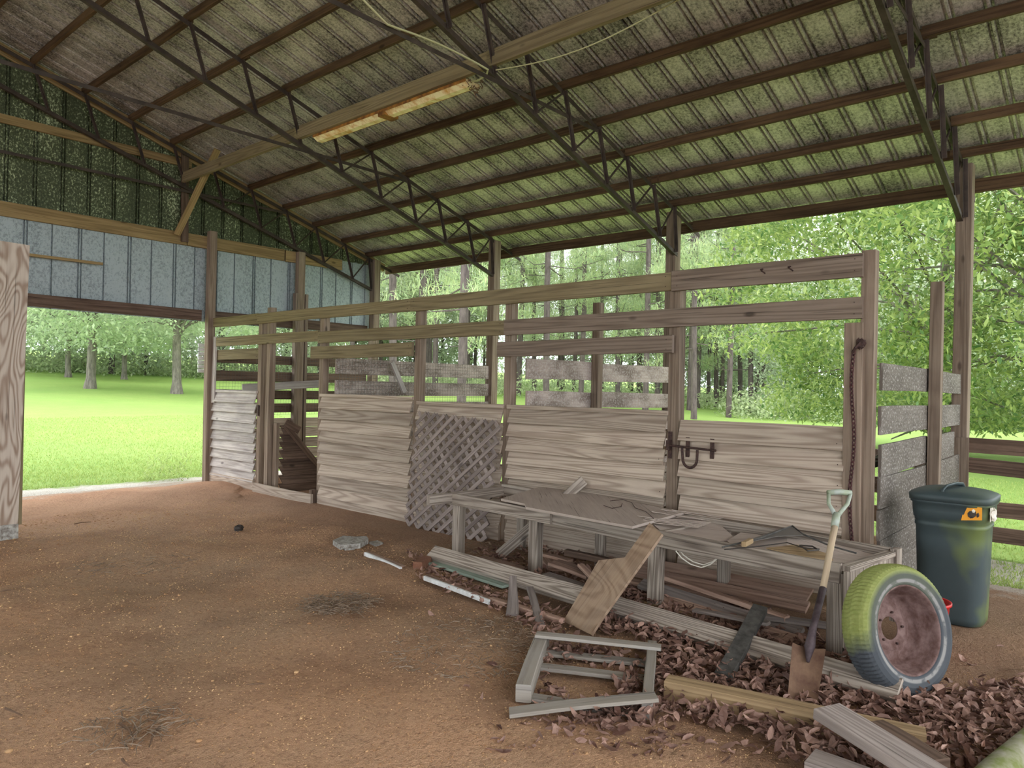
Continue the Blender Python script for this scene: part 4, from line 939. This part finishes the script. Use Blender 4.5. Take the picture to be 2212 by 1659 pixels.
mb = MB(); mb.tube([SP(1745, 1430, .0), SP(1748, 1398, .006), SP(1756, 1355, .008), SP(1777, 1272, .008)], [.008, .026, .018, .019], 12); mb.build('socket', M['socket'], t, smooth=True)
mb = MB(); mb.tube([SP(1775, 1282, .008), SP(1783, 1240, .009), SP(1792, 1190, .008), SP(1804, 1130, .008)], [.017, .0175, .018, .018], 12); mb.build('shaft', M['handle_wood'], t, smooth=True)
mb = MB(); mb.tube([SP(1802, 1140, .008), SP(1806, 1112, .008)], [.021, .022], 12)
for sgn in (0, 1):
    P = [(1805, 1118), (1797, 1103), (1789, 1090), (1789, 1068)] if sgn == 0 else [(1807, 1118), (1818, 1104), (1830, 1090), (1836, 1068)]
    mb.tube([SP(x, y, .008) for x, y in P], [.014, .012, .011, .011], 10)
mb.tube([SP(1787, 1066, .008), SP(1811, 1064, .008), SP(1838, 1067, .008)], [.016, .017, .016], 12); mb.build('grip', M['handle_plastic'], t, smooth=True)
def tyre():
    nn = Vector((-.42, -.88, 0)).normalized(); lean = math.radians(13); nn = (nn*math.cos(lean)+Vector((0, 0, math.sin(lean)))).normalized()
    Y = -nn; X = Y.cross(Vector((0, 0, 1))).normalized()*1; Z = X.cross(Y).normalized()
    R = .312; R *= 1.03; base = Vector((4.03, .815, 0)); c = base+Z*R+Y*.075; c.z = R*Z.z+.004
    rot = Matrix((X, Y, Z)).transposed()
    t = thing('car_tyre', 'old blackwall tyre with green moss and rusty rim leaning on the end of the workbench', 'tyre', tuple(c)); t.rotation_euler = rot.to_euler(); t.scale = (1.03, .8, 1.03)
    def put(mb, name, m, par=t, smooth=True):
        o = mb.build(name, M[m]); o.parent = par
        if smooth: o.data.polygons.foreach_set('use_smooth', [True]*len(o.data.polygons))
        return o
    mb = MB(); prof = [(.206, -.082), (.216, -.094), (.232, -.1), (.262, -.106), (.284, -.096), (.3, -.08), (.308, -.06), (.312, -.03), (.3125, 0), (.312, .03), (.308, .06), (.3, .08), (.284, .096), (.262, .106), (.232, .1), (.206, .085), (.2, .07), (.24, .06), (.285, .05), (.288, -.05), (.24, -.065), (.2, -.07)]
    n = 180; mb.lathe(prof, n, close=True); m = len(prof)
    for k in range(n):
        if k % 2 == 0:
            for i in (5, 6, 7, 9, 10, 11):
                x, y, z = mb.v[k*m+i]; f = .982; mb.v[k*m+i] = (x*f, y, z*f)
    ty = put(mb, 'tyre', 'tyre', smooth=False)
    mb = MB(); mb.lathe([(.214, -.088), (.208, -.09), (.202, -.083), (.198, -.07), (.19, -.05), (.186, -.01), (.176, .0), (.168, .05), (.155, .075), (.12, .07), (.1, .05), (.085, .05), (.055, .06)], 64)
    mb.lathe([(.055, .064), (.1, .054), (.15, .079), (.172, .054), (.18, 0), (.196, -.02), (.202, .08), (.21, .088)], 64)
    rm = put(mb, 'wheel_rim', 'rim')
    for k in range(5):
        a = k*2*math.pi/5; mb = MB(); mb.tube([(.078*math.cos(a), .056, .078*math.sin(a)), (.078*math.cos(a), .04, .078*math.sin(a))], .006, 6); put(mb, 'wheel_stud', 'iron', rm)
tyre()
def bucket():
    c = (4.9, .99, 0); t = thing('bucket', 'small red plastic bucket hidden behind the leaning tyre', 'bucket', c)
    mb = MB(); mt = Matrix.Translation(Vector(c)) @ Matrix.Rotation(math.pi/2, 4, 'X')
    mb.lathe([(.0, .0), (.105, .0), (.13, .27), (.142, .275), (.142, .29), (.127, .29), (.102, .01), (0, .01)], 40, mt); mb.build('pail', M['red'], t, smooth=True)
    mb = MB(); mb.tube([(c[0]+.14*math.cos(a), c[1]+.14*math.sin(a)*.3-.1*math.sin(a), .27-.1*math.sin(a)) for a in [math.pi*k/12 for k in range(13)]], .003, 5); mb.build('handle', M['wire'], t)
bucket()
def trash_bin():
    c = Vector((5.72, .985, 0)); t = thing('trash_bin', 'dark green plastic trash bin with closed lid standing by the near roof post', 'bin', tuple(c))
    def ring(z, hx, hy, e=5.0, n=48, dx=0, dy=0):
        out = []
        for k in range(n):
            a = 2*math.pi*k/n; ca, sa = math.cos(a), math.sin(a); r = (abs(ca)**e+abs(sa)**e)**(-1/e); out.append((dx+hx*r*ca, dy+hy*r*sa, z))
        return out
    def stack(rings, name, m, cap0=True, cap1=True):
        mb = MB(); n = len(rings[0])
        for r in rings: mb.v += r
        for i in range(len(rings)-1):
            for k in range(n):
                j = (k+1) % n; mb.face((i*n+k, i*n+j, (i+1)*n+j, (i+1)*n+k))
        if cap0: mb.face([k for k in reversed(range(n))])
        if cap1: mb.face([(len(rings)-1)*n+k for k in range(n)])
        o = mb.build(name, M[m]); o.parent = t; o.data.polygons.foreach_set('use_smooth', [True]*len(mb.f)); return o
    L = lambda z: (.2+.025*z/.8, .19+.025*z/.8)
    body = [ring(0, .175, .165, 4), ring(.012, .2, .19, 4.5)]
    for z, k in ((.05, 0), (.3, 0), (.55, 0), (.63, 0), (.638, .006), (.655, .006), (.662, 0), (.67, .006), (.685, .006), (.69, .012), (.74, .016), (.785, .016), (.79, .026), (.815, .026), (.82, .0)):
        a, b = L(z); body.append(ring(z, a+k, b+k, 4.5))
    stack(body, 'bin_body', 'bin')
    lid = [ring(.805, .252, .246, 5), ring(.842, .255, .249, 5), ring(.852, .246, .24, 4.6), ring(.868, .22, .2, 4), ring(.88, .17, .15, 3), ring(.886, .08, .07, 2.4), ring(.887, .02, .02, 2)]
    ld = stack(lid, 'bin_lid', 'bin_lid')
    mb = MB(); mb.tube([(-.2, .04, .858), (-.19, .04, .88), (-.12, .03, .9), (.0, .0, .908), (.1, -.02, .9), (.13, -.025, .875)], [.02, .02, .02, .02, .02, .02], 10, flat=.5)
    o = mb.build('handle', M['bin_lid'], None, True); o.parent = ld
    # stickers at the right-hand corner
    y = -.252; x = -.2
    mb = MB(); mb.plate([(-.289, -.235, .715), (-.289, -.12, .70), (-.289, -.14, .8), (-.289, -.235, .795)][::-1], .002, (-1, 0, 0)); mb.v = [(a+.051, b+.04, cc) for a, b, cc in mb.v]
    st = mb.build('sticker', M['orange']); st.parent = t; st['label'] = 'torn orange sticker'
    mb = MB(); mb.blob((-.24, -.14, .75), (.004, .022, .026), 1, .3); mb.blob((-.24, -.172, .745), (.004, .008, .014), 1, .3); o = mb.build('printed_mark', M['ink']); o.parent = st
    mb = MB(); mb.blob((-.241, -.15, .768), (.005, .01, .012), 1, .3); o = mb.build('printed_mark', M['tape']); o.parent = st
    mb = MB(); mb.plate([(-.18, -.232, .7), (-.18, -.232, .79), (-.08, -.232, .79), (-.08, -.232, .71)][::-1], .002, (0, -1, 0)); mb.blob((-.14, -.243, .75), (.03, .018, .035), 1, .5)
    o = mb.build('peeling_label', M['tape']); o.parent = t; o['label'] = 'peeling pale paper label'
trash_bin()
# ------------------------------------------------------------------ dead leaves
def inpoly(x, y, P):
    r = False; j = len(P)-1
    for i in range(len(P)):
        if (P[i][1] > y) != (P[j][1] > y) and x < (P[j][0]-P[i][0])*(y-P[i][1])/(P[j][1]-P[i][1]+1e-9)+P[i][0]: r = not r
        j = i
    return r
def leaf_batch(P, size, tilt, name, lab, m='dead'):
    n = len(P); NL, NW = 5, 3
    u = np.linspace(0, 1, NL); wv = np.array([.05, .8, 1.0, .7, .04])
    L = size; W = size*RNG.uniform(.36, .52, n); curl = RNG.uniform(-1.6, 2.6, n); fold = RNG.uniform(-.2, 1.1, n)
    V = np.zeros((n, NL, NW, 3))
    for i in range(NL):
        ang = curl*(u[i]-.5)
        xx = np.where(np.abs(curl) > .05, np.sin(ang)/np.where(np.abs(curl) > .05, curl, 1), u[i]-.5)*L
        zz = np.where(np.abs(curl) > .05, (1-np.cos(ang))/np.where(np.abs(curl) > .05, curl, 1), 0)*L
        for j, s in enumerate((-1, 0, 1)):
            V[:, i, j, 0] = xx; V[:, i, j, 1] = s*W*wv[i]*.5*np.cos(fold*.8)*(1+.0*i); V[:, i, j, 2] = zz+abs(s)*W*wv[i]*.5*np.sin(fold)
    V += RNG.normal(0, 1, V.shape)*(L*.025)[:, None, None, None]
    yaw = RNG.uniform(0, 2*np.pi, n); tx = RNG.normal(0, tilt, n); ty = RNG.normal(0, tilt, n)
    x, y, z = V[..., 0].copy(), V[..., 1].copy(), V[..., 2].copy()
    c, s = np.cos(tx)[:, None, None], np.sin(tx)[:, None, None]; y, z = y*c-z*s, y*s+z*c
    c, s = np.cos(ty)[:, None, None], np.sin(ty)[:, None, None]; x, z = x*c+z*s, -x*s+z*c
    c, s = np.cos(yaw)[:, None, None], np.sin(yaw)[:, None, None]; x, y = x*c-y*s, x*s+y*c
    V = np.stack([x, y, z], -1)+P[:, None, None, :]
    V[..., 2] = np.maximum(V[..., 2], .003)
    F = []
    for i in range(NL-1):
        for j in range(NW-1): F.append([i*NW+j, i*NW+j+1, (i+1)*NW+j+1, (i+1)*NW+j])
    F = np.array(F)[None]+(np.arange(n)*NL*NW)[:, None, None]
    r = np.repeat(np.clip(RNG.normal(.42, .27, n), 0, 1), 8)
    o = npmesh(name, V.reshape(-1, 3), F.reshape(-1, 4), r, m); return tag(o, lab, 'dead leaves', None, 'stuff')
def leaves():
    dense = [(1290, 1290), (1420, 1290), (1620, 1350), (1760, 1400), (1960, 1500), (2070, 1500), (2215, 1480), (2300, 1600), (2260, 1700), (1700, 1660), (1640, 1600), (1480, 1560), (1350, 1590), (1250, 1575), (1180, 1555), (1420, 1520), (1420, 1395), (1290, 1370)]
    mid = [(880, 1195), (960, 1240), (1100, 1290), (1240, 1330), (1250, 1400), (1420, 1440), (1400, 1570), (1480, 1640), (1300, 1640), (1150, 1570), (1170, 1400), (1090, 1330), (900, 1255)]
    back = [(1010, 1190), (1200, 1180), (1500, 1270), (1820, 1380), (1900, 1440), (1850, 1480), (1500, 1370), (1230, 1290)]
    P = []; 
    def fill(poly, n, zmax, f=None):
        xs = [p[0] for p in poly]; ys = [p[1] for p in poly]; k = 0
        Q = [tuple(G(x, y).xy) for x, y in poly]; qx = [q[0] for q in Q]; qy = [q[1] for q in Q]
        while k < n:
            x, y = random.uniform(min(qx), max(qx)), random.uniform(min(qy), max(qy))
            if not inpoly(x, y, Q): continue
            if f and not f(x, y): continue
            P.append((x, y, .008+random.random()**1.5*zmax)); k += 1
    pc = G(1270, 1475)
    fill(dense, 4600, .07)
    fill(mid, 560, .035, lambda x, y: math.hypot(x-pc.x, y-pc.y) > .2)
    fill(back, 900, .05)
    fill([(1170, 1395), (1400, 1400), (1400, 1440), (1180, 1430)], 90, .04)
    fill([(1320, 1470), (1405, 1470), (1400, 1530), (1340, 1520)], 60, .05)
    P = np.array(P); leaf_batch(P, RNG.uniform(.045, .085, len(P)), .45, 'dead_leaves', 'drift of brown dead leaves around the scrap timber and tyre')
    P = []
    for k in range(80):
        g = G(random.uniform(1050, 1700), random.uniform(1560, 1650)); P.append((g.x, g.y, .01))
    for (x, y) in ((1075, 1445), (1062, 1440), (880, 1200), (985, 1320), (1010, 1490), (2100, 1440), (2160, 1400), (2080, 1430), (930, 1330), (1040, 1515)):
        g = G(x, y); P.append((g.x, g.y, .012))
    P = np.array(P); leaf_batch(P, RNG.uniform(.04, .08, len(P)), .3, 'stray_leaves', 'stray brown leaves scattered on the dirt beyond the drift')
leaves()
def pebbles():
    n = 26000; x = RNG.uniform(.1, 4.6, n); y = .5+RNG.uniform(0, 1, n)**1.5*8.5
    keep = (x > .15*y) & (x < 6); x, y = x[keep], y[keep]; n = len(x)
    r = RNG.uniform(.0016, .0042, n)*(.8+y*.12)*(1+(RNG.uniform(0, 1, n) > .97)*.8); z = np.array([dirt_h(a, b) for a, b in zip(x, y)])
    base = np.array([(1, 0, 0), (0, 1, 0), (-1, 0, 0), (0, -1, 0), (.7, .0, .6), (0, .7, .6), (-.7, 0, .6), (0, -.7, .6)], float)
    V = base[None]*r[:, None, None]*RNG.uniform(.7, 1.4, (n, 8, 1)); V[..., 0] += x[:, None]; V[..., 1] += y[:, None]; V[..., 2] += z[:, None]
    F = np.array([(0, 1, 5, 4), (1, 2, 6, 5), (2, 3, 7, 6), (3, 0, 4, 7), (4, 5, 6, 7)])[None]+(np.arange(n)*8)[:, None, None]
    o = npmesh('gravel', V.reshape(-1, 3), F.reshape(-1, 4), RNG.uniform(0, 1, n*5), 'pebble'); tag(o, 'fine tan gravel sprinkled over the dirt floor', 'gravel', None, 'stuff')
pebbles()
# ------------------------------------------------------------------ trees
def leafcloud(C, size, aspect, droop=.25, flat=.6):
    """one bent quad per leaf at the points C"""
    n = len(C); yaw = RNG.uniform(0, 2*np.pi, n); pit = RNG.normal(-droop, flat, n)
    d = np.stack([np.cos(yaw)*np.cos(pit), np.sin(yaw)*np.cos(pit), np.sin(pit)], 1)
    s = np.stack([-np.sin(yaw), np.cos(yaw), RNG.normal(0, .45, n)], 1); s /= np.linalg.norm(s, axis=1)[:, None]
    L = (size*RNG.uniform(.7, 1.25, n))[:, None]; W = L*aspect*.5
    m = C+d*L*.45
    V = np.stack([C, m+s*W-[0, 0, .0], C+d*L, m-s*W], 1).reshape(-1, 3)
    return V, np.arange(n*4).reshape(n, 4)
def clumps(center, rad, nclump, rclump, per, zsq=.6, shell=.75):
    v = RNG.normal(0, 1, (nclump, 3)); v /= np.linalg.norm(v, axis=1)[:, None]
    rr = (shell+(1.02-shell)*RNG.uniform(0, 1, nclump))[:, None]; cc = np.array(center)+v*np.array(rad)*rr
    rc = RNG.uniform(.7, 1.3, nclump)*rclump
    w = RNG.normal(0, 1, (nclump, per, 3)); w /= np.linalg.norm(w, axis=2)[..., None]; w *= RNG.uniform(.55, 1.0, (nclump, per, 1))
    P = cc[:, None, :]+w*rc[:, None, None]*np.array([1, 1, zsq]); return P.reshape(-1, 3), cc
def copytree(src, loc, rz, s=1.0, label=None):
    r = src.copy(); COL.objects.link(r); r.location = loc; r.rotation_euler = (0, 0, rz); r.scale = (s, s, s)
    if label: r['label'] = label
    for ch in src.children:
        c = ch.copy(); COL.objects.link(c); c.parent = r
    return r
def broad_tree(name, lab, loc, R, zc, rz, ncl, rcl, per, size, m, bk, trunk=(.22, 3.0), aspect=.45, group=None, low=0.0, fade=True):
    t = thing(name, lab, 'tree', (0, 0, 0), group)
    P, cc = clumps((0, 0, zc), (R, R, rz), ncl, rcl, per)
    P = P[P[:, 2] > low]
    V, F = leafcloud(P, size, aspect)
    rnd = np.clip(RNG.uniform(0, 1, len(P))*.75+.25*RNG.uniform(0, 1, len(P)), 0, 1)
    o = npmesh('crown', V, F, rnd, m); o.parent = t
    mb = MB(); r0, h = trunk
    mb.tube([(0, 0, -.3), (0, 0, .12), (.02, 0, .5), (.05, .03, h*.6), (.0, .05, h), (.1, 0, zc+rz*.5)], [r0*1.7, r0*1.35, r0, r0*.9, r0*.8, r0*.2], 12)
    for k in range(26):
        c = cc[RNG.integers(len(cc))]; z0 = h*.75+random.random()*(zc-h)*.8; st = Vector((.03, .02, min(z0, c[2]))); e = Vector(c); md = st.lerp(e, .5)+Vector((0, 0, .25))
        mb.tube([st, md, e], [r0*.3, r0*.17, .015], 5)
    o = mb.build('trunk', M[bk]); o.parent = t; t.location = loc; return t
def pine(name, seed, H=20.0):
    t = thing(name, 'tall slender pine tree in the hazy forest behind the lawn', 'tree', (0, 0, 0), 'pines of the background forest')
    rg = np.random.default_rng(seed); mb = MB(); r = .17; lean = rg.uniform(-.02, .02)
    mb.tube([(0, 0, -.5), (0, 0, .3), (lean*6, .1, 6), (lean*12, 0, 12), (lean*H, 0, H)], [r*1.3, r, r*.9, r*.7, .04], 8)
    tufts = []
    for k in range(46):
        z = (2.6 if k < 15 else 7)+(H-(3 if k < 15 else 7.5))*rg.uniform(0, 1)**1.0; a = rg.uniform(0, 6.28); l = (1.0+2.6*(1-(z-3)/H))*rg.uniform(.5, 1.1); st = Vector((lean*z, 0, z))
        e = st+Vector((math.cos(a)*l, math.sin(a)*l, l*rg.uniform(.0, .35))); md = st.lerp(e, .5)-Vector((0, 0, .1*l)); mb.tube([st, md, e], [.035, .022, .01], 4, cap=False)
        if z < 4.5 and rg.uniform() < .5: continue
        for q in range(6):
            f = rg.uniform(.35, 1.05); tufts.append(np.array(st.lerp(e, f))+rg.normal(0, .22, 3))
    tr = mb.build('trunk', M['bark_pine']); tr.parent = t
    C = np.repeat(np.array(tufts), 40, 0)+rg.normal(0, .2, (len(tufts)*40, 3))
    V, F = leafcloud(C, .36, .11, -.25, .8); o = npmesh('needles', V, F, rg.uniform(0, 1, len(C)), 'needle'); o.parent = t
    return t
def polar(px, dist):     # ground point in the direction of a column of the photo
    d = FF+RR*((px-1106)/FPX); v = Vector((d.x, d.y)).normalized()*dist; return v.x, v.y, T(v.x, v.y)-.05
protos = [pine('pine_tree', 5), pine('pine_tree', 6, 22), pine('pine_tree', 9, 18)]
spots = []
for px, dist in ((850, 31), (905, 33), (997, 25), (1000, 38), (1180, 40), (1255, 44), (1335, 46), (1395, 41), (1500, 36), (1545, 35), (1575, 40), (1490, 45), (1420, 48), (1300, 52), (1240, 58), (1600, 50), (1650, 52), (1530, 55), (1460, 60), (1560, 62), (1380, 60), (1120, 50), (1060, 46), (940, 47), (760, 45), (690, 50), (1700, 60), (1800, 58), (1900, 64), (2000, 60), (2120, 55), (2200, 62)):
    spots.append((px, dist))
for k in range(86): spots.append((random.uniform(-150, 2450), random.uniform(52, 84)))
for k in range(40): spots.append((random.uniform(820, 1640), random.uniform(46, 80)))
FK = []
for px, dist in spots:
    q = polar(px, dist)
    if all(math.hypot(q[0]-a, q[1]-b) > 2.2 for _, _, a, b in FK): FK.append((px, dist, q[0], q[1]))
spots = [(a, b) for a, b, _, _ in FK]
for i, (px, dist) in enumerate(spots):
    loc = polar(px, dist); lab = {2: 'pine tree standing nearest behind the stall, bright green needles'}.get(i)
    if i < 3: o = protos[i]; o.location = loc; o.rotation_euler = (0, 0, random.uniform(0, 6.3))
    else: o = copytree(protos[i % 3], loc, random.uniform(0, 6.3), random.uniform(.85, 1.15))
protos[0]['label'] = 'nearer pine trunk seen left of the lattice bay above the second rail'; protos[1]['label'] = 'dark pine trunk between the lattice bay posts above the top rail'
protos[2]['label'] = 'nearest pine behind the lattice bay, trunk rising over the mould spotted boards'
# the big broad-leaved tree on the right
loc = polar(2040, 21.5)
broad_tree('broadleaf_tree', 'large bright green broad-leaved tree filling the right side beyond the stalls', (loc[0], loc[1], loc[2]), 5.5, 4.9, 4.8, 330, .95, 250, .17, 'walnut', 'bark_lawn', (.2, 3.0), .42, None, .75)
loc = polar(2330, 17.5)
broad_tree('broadleaf_tree', 'second green broad-leaved tree cut by the right edge of the photo', loc, 4.6, 6.2, 4.6, 200, 1.0, 180, .17, 'walnut', 'bark_lawn', (.18, 3.0), .42, None, 1.3)
# trees on the lawn
lawn_spots = [((195, 801), 36.5, 'lawn tree on the left with a thick flared grey trunk'), ((382, 806), 35, 'lawn tree with pale trunk nearest the stall corner'), ((147, 783), 46, 'thin pale lawn tree left of the two big ones'), ((268, 786), 46, 'thin pale lawn tree between the two big trunks')]
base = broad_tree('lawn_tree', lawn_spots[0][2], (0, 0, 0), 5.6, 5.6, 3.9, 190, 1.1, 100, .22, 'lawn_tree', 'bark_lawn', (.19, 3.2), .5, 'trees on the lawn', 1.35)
for i, ((px, py), dist, l) in enumerate(lawn_spots):
    loc = polar(px, dist)
    if i == 0: base.location = loc
    else: copytree(base, loc, i*1.3, 1.0 if i == 1 else .72, l)
# forest behind, rounded crowns and undergrowth
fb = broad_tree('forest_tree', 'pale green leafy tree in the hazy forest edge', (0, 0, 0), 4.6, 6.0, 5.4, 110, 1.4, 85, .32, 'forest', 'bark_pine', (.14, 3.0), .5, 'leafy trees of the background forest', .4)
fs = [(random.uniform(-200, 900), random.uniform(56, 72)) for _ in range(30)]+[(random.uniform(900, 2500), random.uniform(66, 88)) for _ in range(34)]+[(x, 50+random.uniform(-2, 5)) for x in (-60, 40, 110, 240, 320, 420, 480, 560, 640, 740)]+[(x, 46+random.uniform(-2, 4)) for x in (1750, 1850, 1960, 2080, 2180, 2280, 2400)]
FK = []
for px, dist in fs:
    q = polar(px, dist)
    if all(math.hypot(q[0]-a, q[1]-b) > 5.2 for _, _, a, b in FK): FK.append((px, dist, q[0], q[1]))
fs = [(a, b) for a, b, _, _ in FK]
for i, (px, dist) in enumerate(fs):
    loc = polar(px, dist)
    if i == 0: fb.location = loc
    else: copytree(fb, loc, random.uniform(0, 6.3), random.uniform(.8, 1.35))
def undergrowth():
    P = []
    for k in range(520):
        px = random.uniform(-250, 2500); dist = (47 if 700 < px < 1640 else 50)+random.uniform(0, 14)
        if px > 1600: dist = 40+random.uniform(0, 8)
        if px < 700: dist = 50+random.uniform(0, 10)
        x, y, z = polar(px, dist); r = random.uniform(.7, 1.7); n = 130
        w = RNG.normal(0, 1, (n, 3)); w /= np.linalg.norm(w, axis=1)[:, None]; w *= RNG.uniform(.6, 1, (n, 1))
        P.append(np.array([x, y, z+r*.35])+w*np.array([r*1.3, r*1.3, r*.8]))
    P = np.concatenate(P); V, F = leafcloud(P, .24, .5, 0, .7)
    o = npmesh('undergrowth', V, F, RNG.uniform(0, 1, len(P)), 'brush'); tag(o, 'pale green undergrowth along the foot of the forest', 'undergrowth', None, 'stuff')
undergrowth()
# ------------------------------------------------------------------ light: bright overcast sky
w = bpy.data.worlds.new('sky'); SC.world = w; w.use_nodes = True; nt = w.node_tree; nt.nodes.clear()
ow = nt.nodes.new('ShaderNodeOutputWorld'); bg = nt.nodes.new('ShaderNodeBackground'); tc = nt.nodes.new('ShaderNodeTexCoord'); sp = nt.nodes.new('ShaderNodeSeparateXYZ'); rp = nt.nodes.new('ShaderNodeValToRGB')
nt.links.new(tc.outputs['Generated'], sp.inputs[0]); nt.links.new(sp.outputs[2], rp.inputs[0]); nt.links.new(rp.outputs[0], bg.inputs[0]); nt.links.new(bg.outputs[0], ow.inputs[0])
rp.color_ramp.elements[0].position = 0.0; rp.color_ramp.elements[0].color = (.86, .94, 1.0, 1)
rp.color_ramp.elements[1].position = .6; rp.color_ramp.elements[1].color = (1, 1, 1, 1)
bg.inputs[1].default_value = 2.4
SC.view_settings.exposure = .65
